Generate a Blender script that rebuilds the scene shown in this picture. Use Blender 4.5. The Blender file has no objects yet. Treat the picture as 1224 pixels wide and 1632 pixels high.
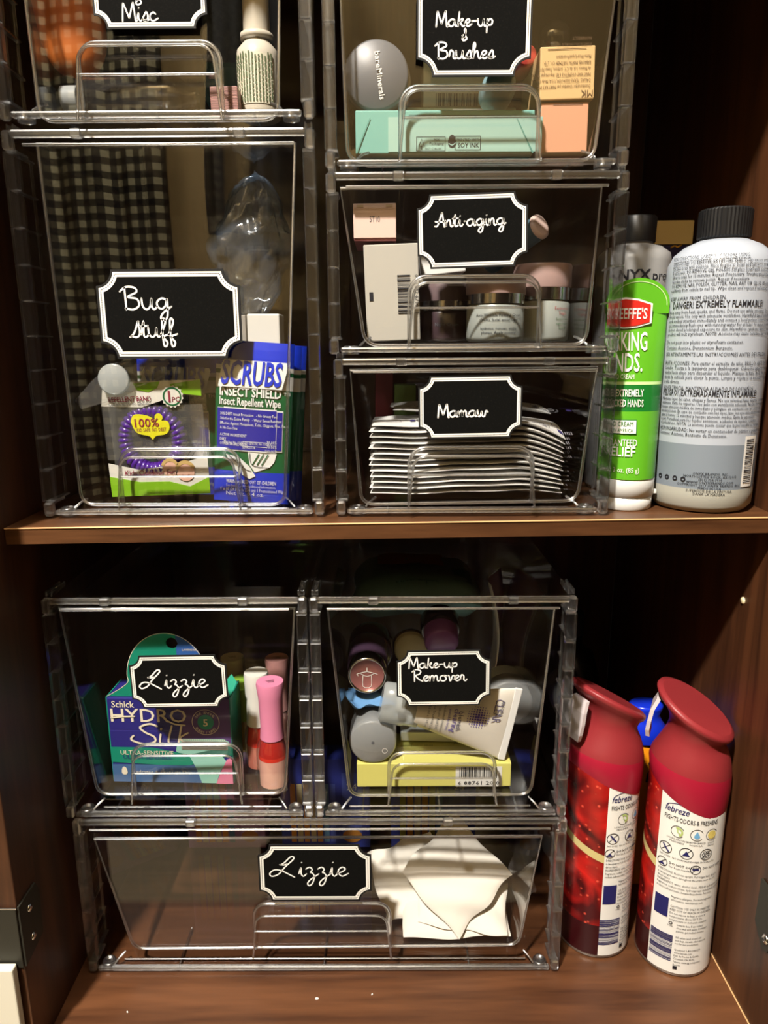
import bpy, bmesh, math, random
from mathutils import Vector, Matrix, noise
C = bpy.context.scene.collection
S = bpy.context.scene
PI = math.pi

# ------------------------------------------------------------------ camera, light, exposure
CAM = Vector((0.2151, -0.4540, 0.4668)); YAW, PITCH, ROLL, FPX = -0.00413, 0.22877, -0.00594, 1144.94
cy_, sy_, cp_, sp_ = math.cos(YAW), math.sin(YAW), math.cos(PITCH), math.sin(PITCH)
FW = Vector((sy_*cp_, cy_*cp_, -sp_)); RT0 = Vector((cy_, -sy_, 0)); UP0 = RT0.cross(FW)
RT = RT0*math.cos(ROLL) + UP0*math.sin(ROLL); UP = UP0*math.cos(ROLL) - RT0*math.sin(ROLL)
cd = bpy.data.cameras.new('camera'); cam = bpy.data.objects.new('camera', cd); C.objects.link(cam)
cam.matrix_world = Matrix((RT, UP, -FW)).transposed().to_4x4()
cam.location = CAM
cd.sensor_fit = 'VERTICAL'; cd.sensor_height = 24; cd.lens = 24*FPX/1632; cd.clip_start = 0.01
S.camera = cam
def at(px, py, Y):
    """the point at depth Y seen at photo position px, py"""
    d = FW + RT*((px-612)/FPX) + UP*((816-py)/FPX)
    return CAM + d*((Y-CAM.y)/d.y)
def ppm(Y, z=0.3):
    """photo pixels per metre at depth Y"""
    return FPX/((Vector((0.2, Y, z))-CAM).dot(FW))

S.view_settings.view_transform = 'Standard'; S.view_settings.look = 'None'
S.view_settings.gamma = 1; S.view_settings.use_curve_mapping = False
S.view_settings.exposure = 0.0
S.cycles.max_bounces = 14; S.cycles.transmission_bounces = 10; S.cycles.transparent_max_bounces = 40
S.cycles.glossy_bounces = 5; S.cycles.diffuse_bounces = 2
S.cycles.caustics_reflective = False; S.cycles.caustics_refractive = False
S.cycles.sample_clamp_indirect = 6

w = bpy.data.worlds.new('world'); S.world = w; w.use_nodes = True
w.node_tree.nodes['Background'].inputs[0].default_value = (1.0, .86, .68, 1)
w.node_tree.nodes['Background'].inputs[1].default_value = 0.004

def area(name, loc, target, size, power, col):
    l = bpy.data.lights.new(name, 'AREA'); l.shape = 'DISK'; l.size = size; l.energy = power; l.color = col
    o = bpy.data.objects.new(name, l); C.objects.link(o); o.location = loc
    o.rotation_euler = (Vector(target)-Vector(loc)).to_track_quat('-Z', 'Y').to_euler()
    return o
KEY = area('ceiling_lamp_light', (-0.28, -1.06, 1.98), (0.22, 0, 0.32), 0.11, 97, (1, .93, .83))
ROOM = area('rear_wall_fill', (0.05, -0.10, 1.45), (-0.15, -1.2, 0.35), 0.30, 17, (1, .88, .70))  # added area light, brightens the rear wall and cloths that the bins mirror

# ------------------------------------------------------------------ materials
def lin(c):
    return tuple(((v/255)/12.92 if v/255 <= .04045 else ((v/255+.055)/1.055)**2.4) for v in c)
MATS = {}
def mat(name, rgb, rough=.5, metal=0, spec=.5, coat=0, trans=0, ior=1.45, sss=0, alpha=1):
    if name in MATS: return MATS[name]
    m = bpy.data.materials.new(name); m.use_nodes = True; b = m.node_tree.nodes['Principled BSDF']
    b.inputs['Base Color'].default_value = (*lin(rgb), 1); b.inputs['Roughness'].default_value = rough
    b.inputs['Metallic'].default_value = metal; b.inputs['Specular IOR Level'].default_value = spec
    b.inputs['Coat Weight'].default_value = coat; b.inputs['Transmission Weight'].default_value = trans
    b.inputs['IOR'].default_value = ior; b.inputs['Alpha'].default_value = alpha
    MATS[name] = m; return m
def nodes(m): return m.node_tree.nodes, m.node_tree.links
def thin_clear(name, tint, refl=1.0, f0=.04, rough=.0, haze=0.0, haze_rgb=(200, 200, 200)):
    """clear plastic sheet: lets the light straight through and mirrors more towards grazing angles"""
    m = bpy.data.materials.new(name); m.use_nodes = True; N, L = nodes(m); N.clear()
    out = N.new('ShaderNodeOutputMaterial'); tr = N.new('ShaderNodeBsdfTransparent'); gl = N.new('ShaderNodeBsdfGlossy')
    tr.inputs[0].default_value = (*tint, 1); gl.inputs['Roughness'].default_value = rough; gl.inputs[0].default_value = (refl, refl, refl, 1)
    lw = N.new('ShaderNodeLayerWeight'); lw.inputs[0].default_value = .5
    pw = N.new('ShaderNodeMath'); pw.operation = 'POWER'; pw.inputs[1].default_value = 5
    ma = N.new('ShaderNodeMath'); ma.operation = 'MULTIPLY_ADD'; ma.inputs[1].default_value = (1-f0)*.8; ma.inputs[2].default_value = f0
    mx = N.new('ShaderNodeMixShader')
    L.new(lw.outputs['Facing'], pw.inputs[0]); L.new(pw.outputs[0], ma.inputs[0]); L.new(ma.outputs[0], mx.inputs[0])
    src = tr.outputs[0]
    if haze > 0:
        df = N.new('ShaderNodeBsdfDiffuse'); df.inputs[0].default_value = (*lin(haze_rgb), 1)
        m2 = N.new('ShaderNodeMixShader'); m2.inputs[0].default_value = haze
        L.new(tr.outputs[0], m2.inputs[1]); L.new(df.outputs[0], m2.inputs[2]); src = m2.outputs[0]
    L.new(src, mx.inputs[1]); L.new(gl.outputs[0], mx.inputs[2]); L.new(mx.outputs[0], out.inputs[0])
    MATS[name] = m; return m
def edge_clear(name, k=.65, gloss=.26):
    """thick clear plastic: bends the light, with part of it passing straight"""
    m = bpy.data.materials.new(name); m.use_nodes = True; N, L = nodes(m); N.clear()
    out = N.new('ShaderNodeOutputMaterial'); tr = N.new('ShaderNodeBsdfTransparent'); gl = N.new('ShaderNodeBsdfGlass')
    tr.inputs[0].default_value = (.93, .94, .95, 1); gl.inputs['IOR'].default_value = 1.5; gl.inputs['Roughness'].default_value = .04
    gl.inputs[0].default_value = (.96, .97, .98, 1)
    mx = N.new('ShaderNodeMixShader'); mx.inputs[0].default_value = k
    L.new(tr.outputs[0], mx.inputs[1]); L.new(gl.outputs[0], mx.inputs[2])
    g2 = N.new('ShaderNodeBsdfGlossy'); g2.inputs['Roughness'].default_value = .24
    m2 = N.new('ShaderNodeMixShader'); m2.inputs[0].default_value = gloss
    L.new(mx.outputs[0], m2.inputs[1]); L.new(g2.outputs[0], m2.inputs[2]); L.new(m2.outputs[0], out.inputs[0])
    MATS[name] = m; return m
SHEET = thin_clear('clear_plastic_sheet', (.990, .992, .994))
EDGE = edge_clear('clear_plastic_edge')
POST = edge_clear('clear_plastic_post', .5, .05)
FILM = thin_clear('clear_film', (.93, .93, .92), f0=.05, rough=.08, haze=.05)
BAG = thin_clear('clear_bag_plastic', (.86, .90, .93), f0=.06, rough=.12, haze=.10, haze_rgb=(170, 190, 215))
FROST = thin_clear('frosted_plastic', (.80, .84, .85), f0=.05, rough=.2, haze=.45, haze_rgb=(205, 210, 210))
PETG = thin_clear('clear_bottle_plastic', (.93, .92, .90), f0=.08, rough=.05, haze=.02)

def wood(name, dark, light, axis='x', scale=1.0, rough=.42):
    m = bpy.data.materials.new(name); m.use_nodes = True; N, L = nodes(m); b = N['Principled BSDF']
    tc = N.new('ShaderNodeTexCoord'); mp = N.new('ShaderNodeMapping')
    s = [28*scale]*3; s['xyz'.index(axis)] = 2.6*scale
    mp.inputs['Scale'].default_value = s
    n1 = N.new('ShaderNodeTexNoise'); n1.inputs['Scale'].default_value = 1.6; n1.inputs['Detail'].default_value = 7; n1.inputs['Distortion'].default_value = .9
    n2 = N.new('ShaderNodeTexNoise'); n2.inputs['Scale'].default_value = 9; n2.inputs['Detail'].default_value = 3
    add = N.new('ShaderNodeMath'); add.operation = 'MULTIPLY_ADD'; add.inputs[1].default_value = .35
    rp = N.new('ShaderNodeValToRGB'); rp.color_ramp.elements[0].position = .42; rp.color_ramp.elements[0].color = (*lin(dark), 1)
    rp.color_ramp.elements[1].position = .85; rp.color_ramp.elements[1].color = (*lin(light), 1)
    L.new(tc.outputs['Object'], mp.inputs[0]); L.new(mp.outputs[0], n1.inputs[0]); L.new(mp.outputs[0], n2.inputs[0])
    L.new(n2.outputs[0], add.inputs[0]); L.new(n1.outputs[0], add.inputs[2]); L.new(add.outputs[0], rp.inputs[0])
    L.new(rp.outputs[0], b.inputs['Base Color']); b.inputs['Roughness'].default_value = rough
    bp = N.new('ShaderNodeBump'); bp.inputs['Strength'].default_value = .08; bp.inputs['Distance'].default_value = .001
    L.new(add.outputs[0], bp.inputs['Height']); L.new(bp.outputs[0], b.inputs['Normal'])
    MATS[name] = m; return m
def speckle(name, base, dot, scale, lo, hi, rough=.8, bump=0, spec=.5):
    m = bpy.data.materials.new(name); m.use_nodes = True; N, L = nodes(m); b = N['Principled BSDF']
    tc = N.new('ShaderNodeTexCoord'); n = N.new('ShaderNodeTexNoise'); n.inputs['Scale'].default_value = scale; n.inputs['Detail'].default_value = 3
    rp = N.new('ShaderNodeValToRGB'); rp.color_ramp.elements[0].position = lo; rp.color_ramp.elements[0].color = (*lin(base), 1)
    rp.color_ramp.elements[1].position = hi; rp.color_ramp.elements[1].color = (*lin(dot), 1)
    L.new(tc.outputs['Object'], n.inputs[0]); L.new(n.outputs[0], rp.inputs[0]); L.new(rp.outputs[0], b.inputs['Base Color'])
    b.inputs['Roughness'].default_value = rough; b.inputs['Specular IOR Level'].default_value = spec
    if bump:
        bp = N.new('ShaderNodeBump'); bp.inputs['Strength'].default_value = bump; bp.inputs['Distance'].default_value = .002
        L.new(n.outputs[0], bp.inputs['Height']); L.new(bp.outputs[0], b.inputs['Normal'])
    MATS[name] = m; return m

# ------------------------------------------------------------------ mesh builder
def font_mesh(s, shear, bold, res, cache={}):
    k = (s, shear, bold, res)
    if k in cache: return cache[k]
    cu = bpy.data.curves.new('t', 'FONT'); cu.body = s; cu.size = 1; cu.shear = shear; cu.offset = bold
    cu.resolution_u = res; cu.fill_mode = 'FRONT'
    ob = bpy.data.objects.new('t', cu)
    me = bpy.data.meshes.new_from_object(ob)
    r = ([(v.co.x, v.co.y) for v in me.vertices], [tuple(p.vertices) for p in me.polygons])
    bpy.data.meshes.remove(me); bpy.data.objects.remove(ob); bpy.data.curves.remove(cu)
    cache[k] = r; return r
def catmull(pts, n=6):
    if len(pts) < 3: return list(pts)
    P = [pts[0]] + list(pts) + [pts[-1]]; out = []
    for i in range(1, len(P)-2):
        a, b, c, d = (Vector(q) for q in P[i-1:i+3])
        for j in range(n):
            t = j/n
            out.append(tuple(.5*((2*b)+(c-a)*t+(2*a-5*b+4*c-d)*t*t+(3*b-a-3*c+d)*t**3)))
    out.append(tuple(pts[-1])); return out

class MB:
    def __init__(s): s.v, s.f, s.mi, s.sm, s.mats, s.T = [], [], [], [], [], None
    def add(s, vs, fs, m, smooth=False):
        if isinstance(m, (list, tuple)): ml = m
        else: ml = None
        b = len(s.v)
        s.v += [tuple(s.T @ Vector(v)) if s.T else tuple(v) for v in vs]
        for i, f in enumerate(fs):
            mm = ml[i] if ml else m
            if mm not in s.mats: s.mats.append(mm)
            s.f.append(tuple(b+j for j in f)); s.mi.append(s.mats.index(mm)); s.sm.append(smooth)
        return s
    def box(s, c, d, m, bev=0, seg=2):
        bm = bmesh.new(); bmesh.ops.create_cube(bm, size=1)
        for v in bm.verts: v.co = Vector((v.co.x*d[0]+c[0], v.co.y*d[1]+c[1], v.co.z*d[2]+c[2]))
        if bev: bmesh.ops.bevel(bm, geom=list(bm.edges), offset=min(bev, min(d)*.49), segments=seg, profile=.5, affect='EDGES')
        bm.verts.index_update()
        s.add([v.co[:] for v in bm.verts], [[v.index for v in f.verts] for f in bm.faces], m, False); bm.free(); return s
    def loft(s, rings, m, cap=True, smooth=True, closed=True):
        n = len(rings[0]); vs = [p for r in rings for p in r]; fs = []; ms = []
        for i in range(len(rings)-1):
            for j in range(n if closed else n-1):
                k = (j+1) % n
                fs.append((i*n+j, i*n+k, (i+1)*n+k, (i+1)*n+j)); ms.append(m[i] if isinstance(m, list) else m)
        s.add(vs, fs, ms, smooth)
        if cap:
            s.add(rings[0], [tuple(range(n))[::-1]], ms[0]); s.add(rings[-1], [tuple(range(n))], ms[-1])
        return s
    def lathe(s, prof, m, seg=32, sx=1, sy=1, axis='z', smooth=True):
        rings = []
        for r, h in prof:
            ring = []
            for j in range(seg):
                a = 2*PI*j/seg; x, y = r*math.cos(a)*sx, r*math.sin(a)*sy
                ring.append((x, y, h) if axis == 'z' else ((x, h, y) if axis == 'y' else (h, x, y)))
            rings.append(ring)
        return s.loft(rings, m, True, smooth)
    def tube(s, pts, r, m, seg=8, closed=False, cap=True):
        P = [Vector(p) for p in pts]; n = len(P); rings = []; up = None
        for i, p in enumerate(P):
            t = (P[(i+1) % n]-P[i-1]) if closed else (P[min(i+1, n-1)]-P[max(i-1, 0)])
            t.normalize()
            if up is None: up = t.orthogonal().normalized()
            up = (up-t*up.dot(t)); up = up.normalized() if up.length > 1e-6 else t.orthogonal().normalized()
            sd = t.cross(up); rr = r[i] if isinstance(r, list) else r
            rings.append([p+(up*math.cos(2*PI*j/seg)+sd*math.sin(2*PI*j/seg))*rr for j in range(seg)])
        if closed: rings.append(rings[0])
        return s.loft(rings, m, cap and not closed, True)
    def prism(s, o, y0, y1, m, mside=None):
        n = len(o); vs = [(x, y0, z) for x, z in o]+[(x, y1, z) for x, z in o]
        s.add(vs, [tuple(range(n)), tuple(range(n, 2*n))[::-1]], m)
        s.add(vs, [(i, n+i, n+(i+1) % n, (i+1) % n) for i in range(n)], mside or m); return s
    def flat(s, o, m, f=None, y=0):
        f = f or (lambda u, v: (u, y, v))
        return s.add([f(*p) for p in o], [tuple(range(len(o)))], m)
    def rect(s, x, z, w, h, m, f=None, y=0, n=1):
        for i in range(n):
            a, b = x-w/2+w*i/n, x-w/2+w*(i+1)/n
            s.flat([(a, z-h/2), (b, z-h/2), (b, z+h/2), (a, z+h/2)], m, f, y)
        return s
    def ring(s, x, z, r0, r1, m, f=None, y=0, n=24, a0=0, a1=2*PI, sx=1):
        f = f or (lambda u, v: (u, y, v))
        for i in range(n):
            a, b = a0+(a1-a0)*i/n, a0+(a1-a0)*(i+1)/n
            q = [(x+sx*r*math.cos(t), z+r*math.sin(t)) for r, t in ((r0, a), (r1, a), (r1, b), (r0, b))]
            s.add([f(*p) for p in q], [(0, 1, 2, 3)], m)
        return s
    def text(s, t, x, z, size, m, f=None, y=0, al='C', sx=1, shear=0, bold=0, rot=0, width=None, res=2):
        vs, fs = font_mesh(t, shear, bold, res)
        if not vs: return s
        x0, x1 = min(v[0] for v in vs), max(v[0] for v in vs)
        if width: sx = width/((x1-x0)*size)
        off = {'C': (x0+x1)/2, 'L': x0, 'R': x1}[al]; cr, sr = math.cos(rot), math.sin(rot)
        f = f or (lambda u, v: (u, y, v)); o = []
        for a, b in vs:
            a, b = (a-off)*size*sx, b*size
            o.append(f(x+a*cr-b*sr, z+a*sr+b*cr))
        return s.add(o, fs, m)
    def stroke(s, pts, wd, m, f=None, y=0, n=5):
        f = f or (lambda u, v: (u, y, v)); P = [Vector(p) for p in catmull(pts, n)]
        L, R = [], []
        for i, p in enumerate(P):
            t = P[min(i+1, len(P)-1)]-P[max(i-1, 0)]
            t = t.normalized() if t.length > 1e-9 else Vector((1, 0))
            q = Vector((-t.y, t.x))*wd/2; L.append(p+q); R.append(p-q)
        vs = [f(*p) for p in L]+[f(*p) for p in R]; k = len(P)
        s.add(vs, [(k+i, k+i+1, i+1, i) for i in range(k-1)], m)
        for p in (P[0], P[-1]): s.flat([(p.x+wd/2*math.cos(a*PI/4), p.y+wd/2*math.sin(a*PI/4)) for a in range(8)], m, f, y)
        return s
    def bars(s, x, z, w, h, m, seed=1, f=None, y=0, vertical=False):
        r = random.Random(seed); p = 0; L = h if vertical else w
        while p < L*.97:
            b = r.choice((1, 1, 2, 3))*L/95; b = min(b, L-p)
            if vertical: s.rect(x, z-h/2+p+b/2, w, b, m, f, y, n=4)
            else: s.rect(x-w/2+p+b/2, z, b, h, m, f, y)
            p += b+r.choice((1, 1, 2, 3))*L/95
        return s
    def build(s, name, parent=None, loc=None, rot=None):
        me = bpy.data.meshes.new(name); me.from_pydata(s.v, [], s.f)
        for m in s.mats: me.materials.append(m)
        me.polygons.foreach_set('material_index', s.mi); me.polygons.foreach_set('use_smooth', s.sm)
        me.update()
        o = bpy.data.objects.new(name, me); C.objects.link(o)
        if parent: o.parent = parent
        if loc is not None: o.location = loc
        if rot is not None: o.rotation_euler = rot
        return o
def tag(o, label, cat, group=None, kind=None):
    o['label'] = label; o['category'] = cat
    if group: o['group'] = group
    if kind: o['kind'] = kind
    return o
def thing(name, label, cat, loc=(0, 0, 0), rot=(0, 0, 0), group=None):
    o = bpy.data.objects.new(name, None); o.empty_display_size = .02; C.objects.link(o)
    o.location = loc; o.rotation_euler = rot
    return tag(o, label, cat, group)
def struct(name, mb, label=None):
    o = mb.build(name); o['kind'] = 'structure'
    if label: o['label'] = label
    return o
def fit(tl, tr, br, bl, Y):
    """centre, width, height and lean of an upright rectangle at depth Y"""
    a, b, c, d = (at(*p, Y) for p in (tl, tr, br, bl))
    ctr = (a+b+c+d)/4; e = (b-a+c-d)/2; u = (a-d+b-c)/2
    ang = math.atan2(e.z, e.x)
    return ctr, e.length, u.length, ang
def wrap(R, z0=0, yoff=.0004, sy=1):
    """print wrapped round a cylinder, u = 0 facing the viewer"""
    return lambda u, v: ((R+yoff)*math.sin(u/R), -(R+yoff)*sy*math.cos(u/R), v+z0)
def noise1(x, seed=0): return math.sin(x*1.7+seed)*.5+math.sin(x*4.1+seed*2.3)*.3+math.sin(x*9.3+seed*.7)*.2
def pad(mb, w, d, h, m, seed=0, amp=.003, nx=22, ny=12, droop=0, edge=.0):
    """a soft flat pouch w x d, h thick, wavy"""
    r = random.Random(seed); ph = [r.random()*6 for _ in range(6)]; top, bot = [], []
    for j in range(ny+1):
        for i in range(nx+1):
            u, v = i/nx, j/ny
            wav = amp*(math.sin(u*7+ph[0]+v*2)+.6*math.sin(v*9+ph[1]+u*4)+.4*math.sin(u*17+v*13+ph[2]))*.5
            wav -= droop*max(0, u-.78)**1.6*14*(.6+.4*math.sin(v*5+ph[3]))
            e = (min(1, u*8)*min(1, (1-u)*8)*min(1, v*5)*min(1, (1-v)*5))**.5
            x = (u-.5)*w+amp*.5*math.sin(v*8+ph[4])*(abs(u-.5)*2)**4; y = (v-.5)*d+amp*.6*math.sin(u*11+ph[5])*(abs(v-.5)*2)**4
            z = wav+h/2
            top.append((x, y, z+e*h/2+.0001)); bot.append((x, y, z-e*h/2-.0001))
    n = len(top); k = nx+1
    fs = [(j*k+i, j*k+i+1, (j+1)*k+i+1, (j+1)*k+i) for j in range(ny) for i in range(nx)]
    mb.add(top+bot, fs+[tuple(n+q for q in f)[::-1] for f in fs], m, True)
    rim = [i for i in range(k)]+[j*k+nx for j in range(1, ny+1)]+[ny*k+i for i in range(nx-1, -1, -1)]+[j*k for j in range(ny-1, 0, -1)]
    mb.add(top+bot, [(rim[i], n+rim[i], n+rim[(i+1) % len(rim)], rim[(i+1) % len(rim)]) for i in range(len(rim))], m, True)
    return lambda u, v: top[min(ny, max(0, round((v/d+.5)*ny)))*k+min(nx, max(0, round((u/w+.5)*nx)))]

# ------------------------------------------------------------------ the cabinet and the room behind the viewer
W_DARK = wood('cherry_wood_upright', (47, 25, 13), (90, 54, 31), 'z', 1.0)
W_FLOOR = wood('cherry_wood_floor', (55, 30, 16), (103, 65, 40), 'x', .8, .38)
W_SHELF = wood('cherry_wood_shelf', (52, 29, 14), (98, 63, 37), 'x', 1.3, .4)
XL, XR, YB, YF = -0.0225, 0.4680, 0.31, -0.0655
m = MB(); m.box((XL-.009, (YF+YB)/2, .42), (.018, YB-YF, .98), W_DARK, .0008); struct('wall_left', m)
m = MB(); m.box((XR+.009, (YF+YB)/2, .42), (.018, YB-YF, .98), W_DARK, .0008); struct('wall_right', m)
m = MB(); m.box(((XL+XR)/2, YB+.004, .42), (XR-XL, .008, .98), W_DARK); struct('wall_back', m)
m = MB(); m.box(((XL+XR)/2, (YF+YB)/2, -.009), (XR-XL, YB-YF, .018), W_FLOOR, .0006); struct('floor', m)
m = MB(); m.box(((XL+XR)/2, (YF+YB)/2, .90), (XR-XL, YB-YF, .018), W_DARK); struct('ceiling', m)
m = MB(); m.box(((XL+XR)/2, -.0455, .825), (XR-XL, .018, .15), W_DARK, .0008); struct('trim_1', m)
# middle shelf
m = MB(); f0, f1, zt, zb = (XL+.0005, -.0235), (XR-.0005, -.0040), .3575, .3470
m.T = None
vs = [(f0[0], f0[1], zb), (f1[0], f1[1], zb), (f1[0], YB, zb), (f0[0], YB, zb), (f0[0], f0[1], zt), (f1[0], f1[1], zt), (f1[0], YB, zt), (f0[0], YB, zt)]
m.add(vs, [(0, 3, 2, 1), (4, 5, 6, 7), (0, 1, 5, 4), (1, 2, 6, 5), (2, 3, 7, 6), (3, 0, 4, 7)], W_SHELF)
EB = mat('pale_edge_band', (214, 170, 120), .4)
m.tube([(f0[0], f0[1]-.0001, zt-.0004), (f1[0], f1[1]-.0001, zt-.0004)], .0006, EB, 6)
tag(m.build('cabinet_shelf'), 'brown wood shelf board across the middle of the cabinet, carrying the upper stacks of bins', 'shelf')
# pale seam between floor and right wall
m = MB(); m.tube([(XR-.0003, YF+.001, .0004), (XR-.0003, .03, .0004)], .0006, EB, 6); struct('trim_2', m)
# shelf pin hole plug on the right wall
m = MB(); m.lathe([(.0001, 0), (.0018, 0), (.0024, .0006), (.0026, .0014)][::-1], mat('pale_plug', (235, 222, 180), .4), 16, axis='x')
o = m.build('shelf_pin', loc=(XR-.0013, .0295, .2884)); tag(o, 'small pale shelf pin in a hole of the right cabinet wall', 'shelf pin')

BRONZE = mat('dark_hinge_metal', (60, 59, 52), .5, .5)
CHROME = mat('bright_metal', (225, 225, 222), .18, 1)
# left hinge: leaf on the front edge, wing on the inner wall face
m = thing('hinge', 'dark metal hinge plate on the front edge of the left cabinet wall', 'hinge', (XL, YF, .0735))
b = MB(); b.box((-.011, -.0008, .0225), (.022, .0016, .045), BRONZE, .0004); b.tube([(-.0215, -.0016, .045), (.0006, -.0016, .045)], .0005, CHROME, 6); b.build('front_leaf', m)
b = MB(); b.prism([(0, 0), (.024, .004), (.026, .036), (.022, .045), (0, .045)], 0, .0012, BRONZE)
for i, v in enumerate(b.v): b.v[i] = (v[1]+.0002, v[0], v[2])
b.build('side_leaf', m)
for z in (.012, .034):
    b = MB(); b.lathe([(.0026, .0012), (.0026, .0020), (.0012, .0026)], CHROME, 12, axis='x'); b.build('screw', m, (0, .012, z))
m = thing('hinge', 'dark metal hinge plate with a bright screw on the right cabinet wall', 'hinge', (XR, -.054, .069))
b = MB(); b.prism([(-.004, .010), (0, .002), (.006, 0), (.018, .012), (.0165, .046), (-.004, .046)], 0, .0014, BRONZE)
for i, v in enumerate(b.v): b.v[i] = (-v[1]-.0002, v[0], v[2])
b.build('plate', m)
b = MB(); b.lathe([(.0034, -.0014), (.0034, -.0024), (.0016, -.0032)], CHROME, 14, axis='x'); b.lathe([(.0012, -.003), (.0012, -.0034)], mat('screw_slot', (30, 28, 26)), 6, axis='x')
b.build('screw', m, (0, .003, .010))
# white painted door edge showing beyond the hinge
dx, dz = at(26, 1592, -.074).x, at(10, 1547, -.074).z
m = MB(); m.box((dx-.040, -.071, dz-.10), (.080, .006, .20), mat('white_paint', (226, 222, 205), .4), .001); struct('door_1', m)

# room behind; dark panel, dresser and hung cloths added for the clear fronts to mirror
WALLP = mat('beige_wall_paint', (208, 178, 122), .8)
m = MB(); m.box((.2, -1.24, .7), (3.2, .04, 3.1), WALLP); struct('wall_rear', m)
m = MB(); m.box((.2, -.75, -.64), (3.2, 1.0, .04), mat('room_floor_tan', (190, 172, 142), .7)); o = struct('floor_room', m)
m = MB(); m.box((.2, -.65, 2.25), (3.2, 1.3, .04), mat('room_ceiling_paint', (150, 140, 124), .9)); struct('ceiling_room', m)
m = MB(); m.box((-.65, -1.212, -.32), (1.5, .016, .60), mat('added_panel_brown', (44, 34, 26), .6), .002); struct('trim_3', m)  # unseen dark panel, added to darken what the lower bin fronts mirror
DW = mat('dark_walnut', (52, 36, 24), .5)
m = thing('dresser', 'dark wooden dresser added by the beige wall so the clear bin fronts mirror something dark', 'dresser', (.70, -1.07, -.62))  # unseen, added as a dark mass for the reflections
b = MB(); b.box((0, 0, .70), (1.16, .28, 1.38), DW, .004); b.build('carcass', m)
b = MB(); b.box((0, 0, 1.40), (1.20, .29, .024), DW, .004); b.build('top', m)
for i in range(5):
    b = MB(); b.box((0, .146, .155+i*.272), (1.08, .012, .25), DW, .003); d = b.build('drawer', m)
    for sx in (-.28, .28):
        b = MB(); b.lathe([(.004, 0), (.005, .012), (.013, .02), (.011, .028)], mat('brass', (150, 120, 70), .3, 1), 14, axis='y'); b.build('knob', d, (sx, .152, .155+i*.272))
def gingham(name, a, b_, c_, n):
    m = bpy.data.materials.new(name); m.use_nodes = True; N, L = nodes(m); bs = N['Principled BSDF']
    tc = N.new('ShaderNodeTexCoord'); sp = N.new('ShaderNodeSeparateXYZ'); L.new(tc.outputs['UV'], sp.inputs[0])
    st = []
    for ax in (0, 1):
        k = N.new('ShaderNodeMath'); k.operation = 'MULTIPLY'; k.inputs[1].default_value = n
        f = N.new('ShaderNodeMath'); f.operation = 'FRACT'; g = N.new('ShaderNodeMath'); g.operation = 'GREATER_THAN'; g.inputs[1].default_value = .5
        L.new(sp.outputs[ax], k.inputs[0]); L.new(k.outputs[0], f.inputs[0]); L.new(f.outputs[0], g.inputs[0]); st.append(g)
    ad = N.new('ShaderNodeMath'); ad.operation = 'ADD'; L.new(st[0].outputs[0], ad.inputs[0]); L.new(st[1].outputs[0], ad.inputs[1])
    hf = N.new('ShaderNodeMath'); hf.operation = 'MULTIPLY'; hf.inputs[1].default_value = .5; L.new(ad.outputs[0], hf.inputs[0])
    rp = N.new('ShaderNodeValToRGB'); rp.color_ramp.interpolation = 'CONSTANT'
    rp.color_ramp.elements[0].color = (*lin(a), 1); rp.color_ramp.elements[0].position = 0
    rp.color_ramp.elements[1].color = (*lin(b_), 1); rp.color_ramp.elements[1].position = .4
    e = rp.color_ramp.elements.new(.8); e.color = (*lin(c_), 1)
    L.new(hf.outputs[0], rp.inputs[0]); L.new(rp.outputs[0], bs.inputs['Base Color']); bs.inputs['Roughness'].default_value = .9
    return m
def hung_cloth(name, label, cat, x0, x1, z0, z1, m, y=-1.17, seed=0, fold=.018):
    """a cloth hanging in soft folds, with real thickness"""
    nx, nz = 60, 30; vs, uv = [], []
    for j in range(nz+1):
        for i in range(nx+1):
            u, v = i/nx, j/nz
            yy = y+fold*(math.sin(u*15+seed)+.5*math.sin(u*31+v*3+seed*2))*(.35+.65*(1-v))
            vs.append((x0+(x1-x0)*u+.012*math.sin(v*6+seed), yy, z0+(z1-z0)*v)); uv.append(((x1-x0)*u, (z1-z0)*v))
    me = bpy.data.meshes.new(name)
    me.from_pydata(vs, [], [(j*(nx+1)+i, j*(nx+1)+i+1, (j+1)*(nx+1)+i+1, (j+1)*(nx+1)+i) for j in range(nz) for i in range(nx)])
    ul = me.uv_layers.new()
    for l in me.loops: ul.data[l.index].uv = uv[l.vertex_index]
    me.materials.append(m); me.polygons.foreach_set('use_smooth', [True]*len(me.polygons))
    o = bpy.data.objects.new(name, me); C.objects.link(o)
    sd = o.modifiers.new('thick', 'SOLIDIFY'); sd.thickness = .003
    return tag(o, label, cat)
g1 = gingham('gingham_cloth', (214, 204, 164), (92, 86, 66), (22, 20, 17), 36)
o = hung_cloth('added_gingham', 'black and cream gingham cloth added on the beige wall, standing in for the gingham mirrored in the tall bin', 'cloth', -.535, -.235, -.12, 1.42, g1, seed=1)  # added hanging cloth, stands in for the reflected gingham
o = hung_cloth('added_towel', 'charcoal towel added beside the gingham cloth for the bin fronts to mirror', 'towel', -.155, .055, .70, 1.42, mat('charcoal_terry', (40, 42, 44), .95), seed=4)  # added dark cloth, stands in for a dark patch in the reflection

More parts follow.
